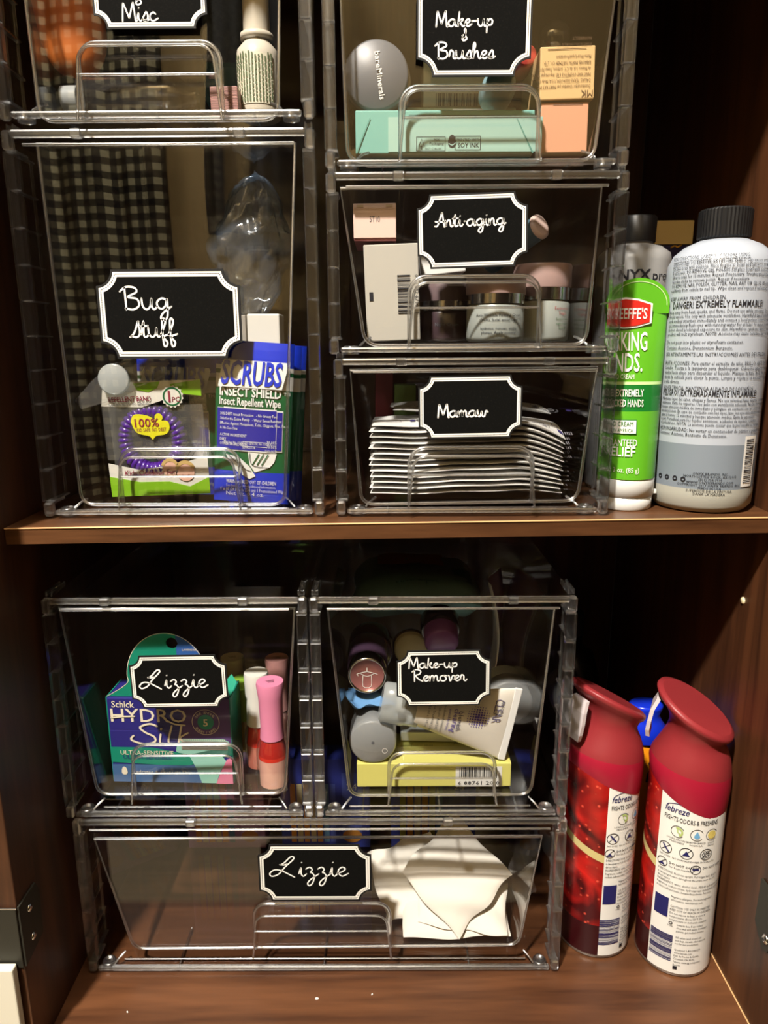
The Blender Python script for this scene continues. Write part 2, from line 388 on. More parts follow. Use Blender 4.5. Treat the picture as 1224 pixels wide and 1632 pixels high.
# ------------------------------------------------------------------ chalkboard cards
CHALK = speckle('chalkboard_black', (7, 7, 6), (22, 21, 19), 900, .55, .8, .9, spec=.12)
CARDW = mat('card_white', (240, 238, 232), .6)
INK = mat('chalk_ink_white', (246, 244, 240), .6)
CARDK = mat('card_black', (12, 12, 12), .7)
LET = {
 'a': ([[(.78, .85), (.45, 1), (.1, .75), (.05, .3), (.3, 0), (.6, .2), (.78, .9), (.75, .3), (.9, .02), (1.1, .25)]], 1.05),
 'i': ([[(0, .3), (.16, .95), (.15, .3), (.3, 0), (.5, .25)], [(.2, 1.5), (.22, 1.53)]], .48),
 'n': ([[(0, .9), (.08, 0), (.12, .6), (.35, 1), (.52, .8), (.55, .2), (.7, 0), (.9, .25)]], .85),
 'm': ([[(0, .9), (.08, 0), (.12, .6), (.32, 1), (.48, .8), (.5, 0), (.54, .6), (.74, 1), (.9, .8), (.92, .2), (1.06, 0), (1.25, .25)]], 1.2),
 'e': ([[(0, .3), (.35, .5), (.55, .8), (.35, 1), (.1, .7), (.1, .3), (.35, 0), (.75, .3)]], .7),
 's': ([[(0, .2), (.38, 1.05), (.52, .5), (.35, .03), (.08, .12), (.45, .08), (.7, .25)]], .64),
 'u': ([[(0, 1), (.05, .3), (.3, 0), (.55, .3), (.65, 1), (.65, .3), (.8, 0), (1, .25)]], .95),
 'g': ([[(.72, .85), (.4, 1), (.08, .7), (.1, .25), (.35, .05), (.62, .35), (.74, .95), (.72, -.5), (.5, -1), (.25, -.8), (.45, -.3), (1, .25)]], .95),
 'z': ([[(0, .8), (.25, 1), (.42, .75), (.3, .42), (.42, .35), (.55, -.05), (.42, -.75), (.2, -1.05), (.08, -.8), (.3, -.35), (.85, .25)]], .8),
 'L': ([[(.72, 1.25), (1.0, 1.5), (1.4, 2.1), (1.62, 2.15), (1.6, 1.85), (1.05, 1.05), (.6, .25), (.15, .0), (0, .3), (.3, .7), (.75, .65), (1.25, .25), (1.65, -.1)], [(.7, 1.3), (.95, 1.25), (1.15, 1.35)]], 1.95),
 'B': ([[(.12, 2), (.15, 0)], [(-.2, 1.65), (.2, 2.05), (.75, 2.0), (.9, 1.6), (.3, 1.15), (.9, .95), (1, .35), (.6, 0), (.1, .12)]], 1.2),
 'S': ([[(-.1, 0), (.25, .5), (.6, 1.7), (.62, 1.5), (.68, .4), (.42, -.02), (.02, .12)]], .78),
 't': ([[(0, .3), (.25, 1.75), (.2, .3), (.35, 0), (.62, .25)], [(-.05, 1.15), (.55, 1.22)]], .58),
 'f': ([[(0, .2), (.42, 1.5), (.33, 2), (.17, 1.6), (.2, -.7), (.37, -1.05), (.5, -.6), (.22, 0), (.7, .3)]], .62),
 'M': ([[(0, -.05), (.12, 1.9), (.22, 1.9), (.58, .5), (.66, .5), (1.0, 2.0), (1.08, 1.95), (1.2, .05), (1.35, .1)]], 1.35),
 'k': ([[(.05, 0), (.2, 2)], [(.15, .5), (.5, 1.08), (.55, .85), (.3, .6), (.6, 0), (.85, .25)]], .82),
 '-': ([[(.1, .72), (.6, .76)]], .75), '.': ([[(.2, .7), (.23, .72)]], .45), ' ': ([], .6),
 'p': ([[(.12, .95), (.05, -.9)], [(.08, .55), (.4, 1), (.68, .75), (.55, .2), (.12, .15)]], .85),
 'r': ([[(0, .3), (.14, 1.05), (.4, .82), (.4, .2), (.58, 0), (.75, .25)]], .68),
 'h': ([[(0, .3), (.3, 1.6), (.2, 2), (.1, 1.5), (.08, 0), (.2, .6), (.5, .95), (.6, .3), (.75, 0), (.95, .25)]], .86),
 'A': ([[(-.25, .1), (.05, .25), (.5, 1.95), (.58, 1.9), (.78, 0)], [(-.2, .8), (.3, .7), (.95, .8)]], .92),
 'w': ([[(0, 1), (.08, .15), (.3, .05), (.5, .85), (.56, .12), (.82, .05), (.98, .9), (1.2, .75)]], 1.1),
 'o': ([[(.5, 1), (.1, .8), (.1, .2), (.45, 0), (.75, .4), (.5, .98), (.9, .85)]], .85),
 'v': ([[(0, .85), (.2, .9), (.3, .1), (.42, .08), (.62, .9), (.9, .8)]], .8),
 'R': ([[(.12, 2), (.12, 0)], [(-.15, 1.7), (.3, 2.1), (.8, 1.85), (.7, 1.3), (.25, 1.05), (.6, .4), (1.05, 0)]], 1.1),
 'c': ([[(.6, .8), (.4, 1), (.1, .7), (.1, .25), (.35, 0), (.8, .3)]], .75),
 '&': ([[(.1, .9), (.5, 1.2), (.55, 2.0), (.4, 2.0), (.42, .9), (.1, .35), (.3, 0), (.7, .3), (.5, .85), (.15, .6)]], .8),
}
def handwrite(mb, s, x, z, width, wd, y):
    adv = sum(LET[c][1] for c in s); k = width/adv; px = x
    for c in s:
        st, a = LET[c]
        for p in st:
            mb.stroke([(px+u*k, z+v*k*.70) for u, v in p], wd, INK, y=y, n=5)
        px += a*k
def card(parent, px4, lines, off, stroke=.0011):
    """chalkboard label with notched corners, stuck on the drawer front; px4 = left, right, top, bottom in the photo"""
    YC = -.0018
    l, r, t, bt, lean = px4
    cx = at((l+r)/2, (t+bt)/2, YC); a = (at(r, (t+bt)/2, YC)-at(l, (t+bt)/2, YC)).length/2; b = (at((l+r)/2, t, YC)-at((l+r)/2, bt, YC)).length/2
    n = .36*b
    def outline(d, k=9):
        o = []; R = n+d; A, B = a-d, b-d; e = math.sqrt(R*R-d*d)
        for sx, sz in ((1, 1), (1, -1), (-1, -1), (-1, 1)):
            a0 = -PI+math.asin(d/R); a1 = -PI/2-math.asin(d/R)
            pts = [(a+R*math.cos(a0+(a1-a0)*i/k), b+R*math.sin(a0+(a1-a0)*i/k)) for i in range(k+1)]
            pts = [(sx*u, sz*v) for u, v in pts]
            o += pts if (sx*sz > 0) else pts[::-1]
        return o[::-1]
    m = MB(); q = a*.030
    m.prism(outline(0), 0, .0009, CARDK)
    m.prism(outline(q*1.1), -.00012, .0002, CARDW)
    dots = outline(q*2.05)
    for i in range(len(dots)):
        p, p2 = Vector(dots[i]), Vector(dots[(i+1) % len(dots)]); L = (p2-p).length; k = max(1, int(L/(q*.72)))
        for j in range(k):
            c = p.lerp(p2, (j+.5)/k); m.rect(c.x, c.y, q*.46, q*.46, CARDK, y=-.00020)
    m.prism(outline(q*3.3), -.00016, .0002, CHALK)
    s = 2*a/(r-l)
    for tx, lx, bl, wpx in lines:
        handwrite(m, tx, (lx-(l+r)/2)*s, ((t+bt)/2-bl)*(2*b/(bt-t)), wpx*s, stroke, -.0003)
    o = m.build('chalkboard_label', parent, Vector((cx.x, cx.y, cx.z))-Vector(off), (0, -lean, 0))
    return o

# ------------------------------------------------------------------ the clear stacking bins
DEPTH = .26
def make_bin(label, x0, x1, z0, z1, drawer, hand, cardspec, fz, prongs=True):
    xc, w, h = (x0+x1)/2, (x1-x0)/2-.0004, z1-z0-.0004
    R = thing('clear_bin', label, 'storage bin', (xc, 0, z0), group='clear stacking bins')
    t = .0015
    m = MB()                                                        # case walls
    for sx in (-1, 1): m.box((sx*(w-t/2), DEPTH/2+.003, h/2), (t, DEPTH-.006, h-.008), SHEET)
    m.box((0, DEPTH/2+.003, h-.0030), (2*w-.004, DEPTH-.006, t), SHEET); m.box((0, DEPTH/2+.003, .0038), (2*w-.004, DEPTH-.006, t), SHEET)
    m.box((0, DEPTH-t, h/2), (2*w-.004, t, h-.008), SHEET)
    m.build('case', R)
    m = MB()                                                        # front frame of thick plastic
    pw = .0072; nseg = max(4, round((h-.024)/.0205)); zs = [.010+(h-.022)*i/nseg for i in range(nseg+1)]
    for sx in (-1, 1):
        m = MB()
        for i in range(nseg):
            m.box((sx*(w-pw/2), .0026, (zs[i]+zs[i+1])/2), (pw, .0052, zs[i+1]-zs[i]-.0003), POST, .0005, 1)
        m.box((sx*(w-pw*.42), .0030, .005), (pw*.8, .006, .0092), EDGE, .0012, 1)
        m.box((sx*(w-pw*.42), .0030, h-.0062), (pw*.8, .006, .0108), EDGE, .0012, 1)
        m.box((sx*(w-.0021), .016, h/2), (.0014, .0010, h-.022), POST)
        m.box((sx*(w-.0021), .031, h/2), (.0014, .0014, h-.022), POST)
        for z in zs: m.box((sx*(w-.0030), .018, z), (.0030, .026, .0011), EDGE)
        for z in (zs[0], zs[-1]): m.box((sx*(w-.0045), .010, z), (.0062, .014, .0020), EDGE, .0004, 1)
        if prongs:
            m.box((sx*(w-.0020), .016, h+.0016), (.0012, .022, .0040), EDGE, .0004, 1); m.box((sx*(w-.0056), .016, h+.0016), (.0012, .022, .0040), EDGE, .0004, 1)
            for yy in (.006, .016, .026): m.box((sx*(w-.0038), yy, h+.0012), (.0040, .0012, .0030), POST)
        m.build('side_frame', R)
    m = MB()
    m.box((0, .0022, h-.0026), (2*w-.010, .0040, .0044), EDGE, .0014, 2)
    m.tube([(-w+.012, .0016, h-.0086), (w-.012, .0016, h-.0086)], .0009, EDGE, 8)
    for x in (-w*.52, w*.52): m.box((x, .0018, h-.0028), (.0066, .0046, .0050), EDGE, .0006, 1)
    m.build('top_rail', R)
    m = MB()
    m.box((0, .0022, .0030), (2*w-.014, .0040, .0034), EDGE, .0012, 2)
    m.tube([(-w+.024, .0100, .0030), (w-.024, .0100, .0030)], .0007, EDGE, 8)
    for x in (-w*.62, 0, w*.62): m.box((x, .022, .0024), (.0012, .038, .0012), EDGE)
    m.build('bottom_rail', R)
    for sx in (-1, 1):
        m = MB(); m.lathe([(.0050, .0), (.0052, .0042), (.0046, .0052), (.0034, .0052), (.0030, .0042), (.0005, .0042)], EDGE, 20)
        m.build('foot', R, (sx*(w-.0135), .0070, .0002))
        m = MB(); m.tube([(sx*(w-.019), .0035, .0055), (sx*(w-.022), .006, .0085), (sx*(w-.0255), .010, .0105)], .0008, EDGE, 6); m.build('drawer_stop', R)
    # drawer: tapered front with rounded lower corners, floor, sides and back
    YD = .0030
    tl, tr, br, bl = [at(*p, YD)-Vector((xc, 0, z0)) for p in drawer]
    def fo(d, rad=.009, k=6):
        TL, TR, BR, BL = Vector((tl.x+d, tl.z-d)), Vector((tr.x-d, tr.z-d)), Vector((br.x-d, br.z+d)), Vector((bl.x+d, bl.z+d)); o = [TL]
        for c, p, q in ((BL, TL, BR), (BR, BL, TR)):
            a, b = (p-c).normalized(), (q-c).normalized()
            for i in range(k+1):
                u = i/k; o.append(c+a*rad*(1-u)**2+b*rad*u**2)
        o.append(TR); return [(v.x, v.y) for v in o]
    D = MB(); o0 = fo(.0004); D.prism(o0[::-1], YD, YD+.0018, SHEET)
    zb = fz-z0-.0013; dd = DEPTH-.02
    bx0, bx1, tx0, tx1 = bl.x+.0015, br.x-.0015, tl.x+.0008, tr.x-.0008
    def slab(pts, n):
        n = Vector(n).normalized()*.0012; A = [Vector(p) for p in pts]; B = [p+n for p in A]
        D.add(A+B, [(0, 1, 2, 3), (7, 6, 5, 4), (0, 4, 5, 1), (1, 5, 6, 2), (2, 6, 7, 3), (3, 7, 4, 0)], SHEET)
    y0, y1 = YD+.002, YD+dd
    slab([(bx0, y0, zb), (bx1, y0, zb), (bx1, y1, zb), (bx0, y1, zb)], (0, 0, 1))
    slab([(bx0, y0, zb+.001), (bx0, y1, zb+.001), (tx0, y1, tl.z-.002), (tx0, y0, tl.z-.002)], (1, 0, 0))
    slab([(bx1, y0, zb+.001), (bx1, y1, zb+.001), (tx1, y1, tr.z-.002), (tx1, y0, tr.z-.002)], (-1, 0, 0))
    slab([(bx0, y1, zb), (bx1, y1, zb), (tx1, y1, tl.z-.002), (tx0, y1, tl.z-.002)], (0, 1, 0))
    dr = D.build('drawer', R)
    m = MB(); m.tube([(x, YD+.0006, z) for x, z in fo(.0008)], .0011, EDGE, 8, True); m.build('drawer_rim', dr)
    # pull: arched rim standing proud of the front with a sloping lip
    l, r, tp, bt = hand
    a, b, c = at(l, bt, YD), at(r, bt, YD), at((l+r)/2, tp, YD); o = Vector((xc, 0, z0))
    hx0, hx1, hz1, hz0 = a.x-xc, b.x-xc, c.z-z0, (bl.z+br.z)/2+.0008; ra = .0105; k = 6; out = .0085
    def arch(d):
        p = [(hx0-d*.3, hz0)]
        p += [(hx0+ra-(ra-d)*math.cos(i*PI/2/k), hz1-ra+(ra-d)*math.sin(i*PI/2/k)) for i in range(k+1)]
        p += [(hx1-ra+(ra-d)*math.sin(i*PI/2/k), hz1-ra+(ra-d)*math.cos(i*PI/2/k)) for i in range(k+1)]
        return p+[(hx1+d*.3, hz0)]
    A = arch(0); B = arch(.0022)
    m = MB(); m.tube([(x, YD-.0010, z) for x, z in A], .0012, EDGE, 8)
    vs = [(x, YD-.0006, z) for x, z in A]+[(x, YD-out, z-.0015) for x, z in B]; n = len(A)
    vs += [(x*.985, YD-.0006, z-.0014) for x, z in A]+[(x*.985, YD-out, z-.0029) for x, z in B]
    m.add(vs, [(i, i+1, n+i+1, n+i) for i in range(n-1)]+[(2*n+i, 3*n+i, 3*n+i+1, 2*n+i+1) for i in range(n-1)], SHEET, True)
    m.tube([(x, YD-out, z-.0020) for x, z in B], .0008, EDGE, 6)
    zl = hz1-(hz1-hz0)*.46
    m.box(((hx0+hx1)/2, YD-out*.55, zl), (hx1-hx0-.002, out*.8, .0011), SHEET); m.tube([(hx0+.001, YD-out*.9, zl), (hx1-.001, YD-out*.9, zl)], .0007, EDGE, 6)
    m.build('handle', dr)
    card(R, cardspec[0], cardspec[1], (xc, 0, z0), cardspec[2] if len(cardspec) > 2 else .0011)
    return R
make_bin('clear bin with the Misc chalkboard card, standing on top of the tall bin', -.0085, .1745, .5945, .760,
         [(22, -120), (448, -120), (445, 193), (62, 196)], (135, 357, 68, 192), ((146, 328, -78, 46, 0), [('&', 214, 8, 11), ('Misc', 192, 34, 56)], .0008), .6005)
make_bin('tall clear bin with the Bug Stuff chalkboard card, standing on the shelf', -.0085, .1745, .3585, .5905,
         [(56, 226), (472, 226), (456, 806), (128, 806)], (198, 386, 715, 806), ((157, 384, 430, 572, 0), [('Bug', 199, 493, 74), ('Stuff', 207, 537, 72)], .0011), .3625)
make_bin('clear bin with the Make-up & Brushes chalkboard card, topmost of the right stack', .1795, .3575, .5675, .722,
         [(538, -60), (990, -60), (948, 258), (552, 260)], (638, 855, 138, 259), ((664, 848, -38, 123, 0), [('Make-up', 695, 42, 92), ('&', 736, 65, 9), ('Brushes', 697, 94, 92)], .0009), .5765)
make_bin('clear bin with the Anti-aging chalkboard card, between two other bins', .1795, .3590, .4608, .5665,
         [(540, 297), (962, 294), (936, 551), (580, 553)], (652, 856, 440, 552), ((665, 841, 308, 427, .028), [('Anti.aging', 697, 360, 108)], .0009), .4683)
make_bin('clear bin full of white sachets, standing on the shelf', .1818, .3590, .3585, .4596,
         [(556, 588), (954, 584), (922, 800), (574, 806)], (652, 846, 713, 806), ((667, 832, 599, 699, .012), [('Mamaw', 698, 664, 78)], .0010), .3690)
make_bin('clear bin with a chalkboard card, holding a razor box and nail polishes', -.0180, .1612, .1345, .3030,
         [(92, 968), (471, 968), (456, 1266), (154, 1268)], (218, 388, 1185, 1268), ((208, 362, 1045, 1128, .014), [('Lizzie', 222, 1096, 108)], .0010), .1480)
make_bin('clear bin with the Make-up Remover chalkboard card, stacked on the wide bin', .1620, .3432, .1345, .3030,
         [(520, 968), (886, 968), (848, 1268), (556, 1270)], (620, 787, 1198, 1268), ((632, 782, 1037, 1125, .014), [('Make-up', 652, 1064, 78), ('Remover', 659, 1085, 84)], .0009), .1500)
make_bin('wide clear bin with a chalkboard card and white pads, on the cabinet floor', -.0147, .3447, .0005, .1335,
         [(148, 1336), (866, 1332), (828, 1508), (212, 1514)], (408, 622, 1438, 1510), ((412, 592, 1347, 1436, 0), [('Lizzie', 430, 1396, 124)], .0010), .0098, prongs=False)

# ------------------------------------------------------------------ bottles and cans standing free on the right
WHITE = mat('white_plastic', (232, 232, 230), .35)
PAPER = mat('white_paper', (236, 234, 228), .6)
BLACKP = mat('black_plastic', (24, 24, 25), .4)
NAVY = mat('navy_ink', (34, 34, 96), .5)
DARKI = mat('dark_ink', (26, 26, 34), .6)
GREYI = mat('grey_ink', (90, 92, 98), .6)
STEEL = mat('can_steel', (176, 172, 166), .3, .9)

# acetone bottle
T = thing('acetone_bottle', 'large white nail polish remover bottle with black cap and warning text, by the right wall', 'bottle', (.4312, .0335, .3576), (0, 0, -.36))
HDPE = mat('cloudy_bottle_white', (172, 180, 192), .35); LIQ = mat('cloudy_bottle_with_liquid', (126, 136, 147), .35); BASEW = mat('cloudy_bottle_base', (172, 172, 162), .4)
R = .0326
m = MB()
m.lathe([(.022, 0), (.029, .0010), (.0322, .005), (R, .013), (R, .0165), (R, .0455), (R, .150), (.0320, .158), (.029, .1640), (.023, .1690), (.0150, .1725), (.0142, .1725), (.0142, .178)],
        [BASEW]*4+[LIQ]+[HDPE]*8, 56)
f = wrap(R)
def para(m, lines, u0, v0, dv, size, ink, f, width=None, al='L'):
    for i, t in enumerate(lines):
        if t: m.text(t, u0, v0-dv*i, size, ink, f, al=al, sx=.72, res=1)
def lines(m, rows, u0, v0, dv, size, ink, f):
    for i, t in enumerate(rows):
        if t: m.text(t, u0, v0-dv*i, size, ink, f, al='L', sx=.74, res=1)
lines(m, ['READ DIRECTIONS CAREFULLY BEFORE USING.', 'DIRECTIONS: TO REMOVE ARTIFICIAL NAILS: Clip excess artificial nails with nail clippers.',
          'Fill glass bowl with acetone. Place fingers in bowl and allow to soak for 15 minutes. Repeat', 'if necessary. TO REMOVE GEL POLISH: Fill glass bowl with acetone. Place fingers in bowl and',
          'allow to soak for 15 minutes. Repeat if necessary. Trouble areas may require use of', 'wooden sticks to remove polish. Repeat if necessary.',
          'TO REMOVE NAIL POLISH, GLITTER, NAIL ART OR GLUE: Moisten cotton ball and massage', 'nail firmly from cuticle to nail tip. Wipe clean and repeat if necessary.'], -.034, .1595, .0027, .0031, DARKI, f)
m.text('KEEP AWAY FROM CHILDREN.', -.034, .1352, .0034, DARKI, f, al='L', sx=.8, res=1)
m.text('DANGER! EXTREMELY FLAMMABLE!', -.002, .1305, .0058, DARKI, f, width=.058, bold=.012, res=1)
lines(m, ['Keep away from heat, sparks, and flame. Do not use while smoking. Store at room temperature.', 'Avoid vapors. Use only with adequate ventilation. Harmful if taken internally. If',
          'seek medical attention immediately and contact a local poison control center. In', 'eyes immediately flush eyes with running water for at least 15 minutes and see',
          'doctor. Avoid prolonged exposure to skin. Harmful to synthetic fabrics, wood finishes', 'product will melt styrofoam. NOTE: Acetone may cause sensitive skin to become'], -.034, .1272, .0027, .0031, DARKI, f)
lines(m, ['Do not pour into plastic or styrofoam container.', 'Contains: Acetone, Denatonium Benzoate.'], -.034, .1085, .0035, .0034, DARKI, f)
m.text('LEA ATENTAMENTE LAS INSTRUCCIONES ANTES DE UTILIZAR.', -.034, .1010, .0034, DARKI, f, al='L', sx=.74, res=1)
lines(m, ['INSTRUCCIONES: Para quitar el esmalte de uñas, BRILLO, ARTE DE UÑAS O PEGAMENTO: Humedezca', 'tornillo. Tuerza a la izquierda para desbloquear. Cubra los agujeros con un', 'vuelta hacia abajo para dispensar el líquido. Masajee la base de la uña, presionando',
          'desde la cutícula para clavar la punta. Limpie y repita si es necesario. Pase', 'a uña directa.'], -.034, .0955, .0029, .0034, DARKI, f)
m.text('ADVERTENCIA, MANTENGA ALEJADO DE LOS NIÑOS.', -.034, .0800, .0034, DARKI, f, al='L', sx=.74, res=1)
m.text('PELIGRO! ¡EXTREMADAMENTE INFLAMABLE!', -.002, .0762, .0055, DARKI, f, width=.064, bold=.012, res=1)
lines(m, ['Mantener lejos del calor, chispas y llamas. No use mientras fuma. Guarde a temperatura', 'ambiente. Evite los vapores. Use solo con ventilación adecuada. Nocivo por ingestión', 'busque atención médica de inmediato y póngase en contacto con un centro de',
          'intoxicaciones. En caso de contacto con los ojos, lave los ojos inmediatamente con', 'agua al menos 15 minutos y busque atención médica. Evite la exposición', 'la piel. Perjudicial para los tejidos sintéticos, acabados de madera y plástico', 'el poliestireno. NOTA: La acetona puede causar que la piel sensible se reseque'], -.034, .0730, .0026, .0030, DARKI, f)
lines(m, ['RESPONSABILIDAD: No verter en contenedor de plástico o poliestireno.', 'Contiene: Acetona, Benzoato de Denatonio.'], -.034, .0535, .0030, .0034, DARKI, f)
for i, t in enumerate(('ONYX BRANDS, INC.', 'NORTH LITTLE ROCK, AR 72113', '(501) 758-7974', 'WWW.ONYXBRANDS.COM', 'COPYRIGHT 2017 ONYX BRANDS, INC.', 'MADE IN USA', 'SUPERFICIE DE LA PINTURA', 'DAÑA LA MADERA')):
    m.text(t, .004, .0262-i*.0019, .0023, DARKI, f, res=1)
for i, u in enumerate((-.030, -.024, -.018, -.0125)): m.ring(u, .0225, .0008, .0017, DARKI, f, n=10)
m.rect(.0300, .0345, .0110, .0330, PAPER, f, n=5); m.bars(.0293, .0350, .0074, .0280, DARKI, 5, wrap(R, yoff=.0008), vertical=True)
m.build('bottle', T)
m = MB(); rings = []
for z, r in ((.1735, .0155), (.1745, .0158), (.1900, .0158), (.1912, .0150)):
    rings.append([((r+(.00035 if j % 2 and .174 < z < .191 else 0))*math.cos(2*PI*j/90), (r+(.00035 if j % 2 and .174 < z < .191 else 0))*math.sin(2*PI*j/90), z) for j in range(90)])
m.loft(rings, BLACKP, smooth=False); m.build('cap', T)

# hand cream tube
GREEN = mat('tube_green', (92, 170, 36), .3, coat=.4); DGREEN = mat('tube_dark_green', (24, 112, 40), .3, coat=.4); LGREEN = mat('tube_pale_green', (196, 228, 160), .35)
RED = mat('logo_red', (206, 44, 34), .4); TW = mat('tube_cap_white', (222, 224, 222), .35)
T = thing('hand_cream_tube', 'bright green hand cream tube standing on its white cap beside the white bottle', 'tube', (.3782, .0310, .3576), (0, 0, -.03))
secs = [(.0192, .0190, .030), (.0196, .0188, .036), (.0205, .0170, .060), (.0216, .0135, .090), (.0228, .0090, .115), (.0238, .0050, .132)]
H0, H1 = .022, .1500
def tube_ab(z):
    t = min(1, max(0, (z-H0)/(.135-H0))); return .0190+(.0198-.0190)*t, .0188*(1-t)**.75+.0009
def tube_f(u, v):
    a, b = tube_ab(v); return (a*math.sin(u/a), -b*math.cos(u/a)-.0005, v)
m = MB(); rings = []; mats = []
zs = [.0215, .025, .040, .0500, .0655, .0658, .0828, .0830, .0848, .0850, .105, .117, .128]
for z in zs:
    a, b = tube_ab(z); rings.append([(a*math.cos(2*PI*j/48), b*math.sin(2*PI*j/48), z) for j in range(48)])
m.loft(rings, [GREEN, GREEN, GREEN, GREEN, GREEN, DGREEN, GREEN, LGREEN, GREEN, GREEN, GREEN, GREEN])
a, b = tube_ab(.128)
arc = [(-a, .128), (a, .128)]+[((.0200)*math.cos(t), .134+.0160*math.sin(t)) for t in [PI*i/20 for i in range(21)]]
m.prism(arc[::-1], -b*.8, b*.8, GREEN)
m.stroke([(.0182*math.cos(t), .133+.0147*math.sin(t)) for t in [PI*(1-i/20) for i in range(21)]], .0005, LGREEN, y=-b*.8-.0003)
O = -.0120                                                          # the print is turned a little to the left
logo = [(-.0165, -.0055), (-.0165, .0052), (-.008, .0078), (0, .0086), (.008, .0078), (.0165, .0052), (.0165, -.0055), (.008, -.0078), (0, -.0085), (-.008, -.0078)]
def lf(k): return lambda u, v: (tube_f(u+O*.8, v)[0], -tube_ab(min(.116, v))[1]-k, v)
m.flat([(u*1.09, .1280+v*1.14) for u, v in logo][::-1], PAPER, lf(.0002))
m.flat([(u, .1280+v) for u, v in logo][::-1], RED, lf(.0006))
m.text("O'KEEFFE'S", 0, .1245, .0095, PAPER, lf(.0009), width=.029, bold=.015)
tf = lambda u, v: (tube_f(u+O, v)[0], tube_f(u+O, v)[1]-.0003, v)
m.text('WORKING', 0, .1048, .0165, PAPER, tf, width=.036, bold=.012); m.text('HANDS.', 0, .0915, .0165, PAPER, tf, width=.030, bold=.012)
m.text('HAND CREAM', .001, .0866, .0044, PAPER, tf, width=.018)
m.text('RELIEVES EXTREMELY', 0, .0755, .0066, PAPER, tf, width=.033, bold=.01); m.text('DRY, CRACKED HANDS', 0, .0690, .0066, PAPER, tf, width=.033, bold=.01)
m.rect(0, .0560, .0250, .0094, DGREEN, tf, n=6); f2 = lambda u, v: (tube_f(u+O, v)[0], tube_f(u+O, v)[1]-.0006, v)
m.rect(0, .0560, .0240, .0084, PAPER, f2, n=6); f3 = lambda u, v: (tube_f(u+O, v)[0], tube_f(u+O, v)[1]-.0009, v)
m.text('HAND CREAM', 0, .0565, .0042, DGREEN, f3, width=.020); m.text('MADE IN AMERICA', 0, .0527, .0032, DGREEN, f3, width=.020)
m.text('GUARANTEED', 0, .0435, .0066, PAPER, tf, width=.026, bold=.01); m.text('RELIEF', .002, .0370, .0086, PAPER, tf, width=.020, bold=.012)
m.text('Net Wt 3 oz. (85 g)', 0, .0265, .0044, PAPER, tf, width=.030)
m.build('tube', T)
m = MB(); m.lathe([(.0172, 0), (.0180, .0008), (.0182, .0085), (.0176, .0088), (.0188, .0092), (.0191, .0212), (.0184, .0222)], TW, 40)
m.box((.0186, -.004, .0112), (.003, .005, .003), TW, .0006); m.build('flip_cap', T)

# grey bottle behind the tube
T = thing('makeup_remover_bottle', 'grey translucent bottle with black cap standing behind the green tube', 'bottle', (.396, .098, .3576))
m = MB(); R = .0262; G = mat('smoky_bottle', (150, 150, 150), .35)
m.lathe([(.023, 0), (R, .004), (R, .166), (.0250, .172), (.019, .1765), (.0125, .1785), (.0125, .181)], G, 40)
f = wrap(R); m.text('NYX', -.007, .1525, .0100, DARKI, f, width=.022, bold=.02); m.text('pro', .012, .1525, .0090, DARKI, f, width=.013); m.text('MAKEUP', -.015, .1440, .004, DARKI, f)
m.text('DEMAQUILLANT', -.010, .1390, .004, DARKI, f); m.build('bottle', T)
m = MB(); m.lathe([(.0140, .1800), (.0142, .1965), (.0134, .1975)], BLACKP, 30); m.build('cap', T)
# blue and cream carton at the back
T = thing('carton', 'navy blue carton with a cream top band, behind the black cap at the right', 'box', (.4440, .165, .3576))
m = MB(); m.box((0, 0, .0925), (.030, .028, .185), NAVY, .0006); m.box((0, 0, .1945), (.0302, .0282, .018), mat('cream_card', (222, 204, 160), .6), .0006)
m.stroke([(-.002, .1830), (.001, .1845), (.003, .1835), (.006, .1850)], .0012, mat('gold_print', (206, 160, 60), .4), y=-.0146); m.build('carton_body', T)
# stray dark jar lid hinted at far back
# air freshener cans
CAPR = mat('cap_dark_red', (140, 44, 48), .40); CAPR2 = mat('cap_clear_red', (160, 26, 50), .36)
def bokeh(name):
    m = bpy.data.materials.new(name); m.use_nodes = True; N, L = nodes(m); b = N['Principled BSDF']
    tc = N.new('ShaderNodeTexCoord'); vo = N.new('ShaderNodeTexVoronoi'); vo.inputs['Scale'].default_value = 150; vo.inputs['Randomness'].default_value = 1
    r1 = N.new('ShaderNodeValToRGB'); r1.color_ramp.elements[0].position = .10; r1.color_ramp.elements[0].color = (*lin((236, 84, 64)), 1); r1.color_ramp.elements[1].position = .22; r1.color_ramp.elements[1].color = (0, 0, 0, 1)
    no = N.new('ShaderNodeTexNoise'); no.inputs['Scale'].default_value = 26; no.inputs['Distortion'].default_value = 1.2
    r2 = N.new('ShaderNodeValToRGB'); e = r2.color_ramp.elements; e[0].position = .36; e[0].color = (*lin((70, 8, 12)), 1); e[1].position = .70; e[1].color = (*lin((214, 34, 26)), 1)
    mx = N.new('ShaderNodeMixRGB'); mx.blend_type = 'LIGHTEN'; mx.inputs[0].default_value = .8
    L.new(tc.outputs['Object'], vo.inputs[0]); L.new(tc.outputs['Object'], no.inputs[0]); L.new(vo.outputs['Distance'], r1.inputs[0]); L.new(no.outputs[0], r2.inputs[0])
    L.new(r2.outputs[0], mx.inputs[1]); L.new(r1.outputs[0], mx.inputs[2]); L.new(mx.outputs[0], b.inputs['Base Color'])
    b.inputs['Roughness'].default_value = .25; MATS[name] = m; return m
BOK = bokeh('red_sparkle_print'); BOKD = mat('deep_maroon_print', (52, 10, 14), .3); BAND = mat('cream_ribbon_print', (206, 190, 130), .4)
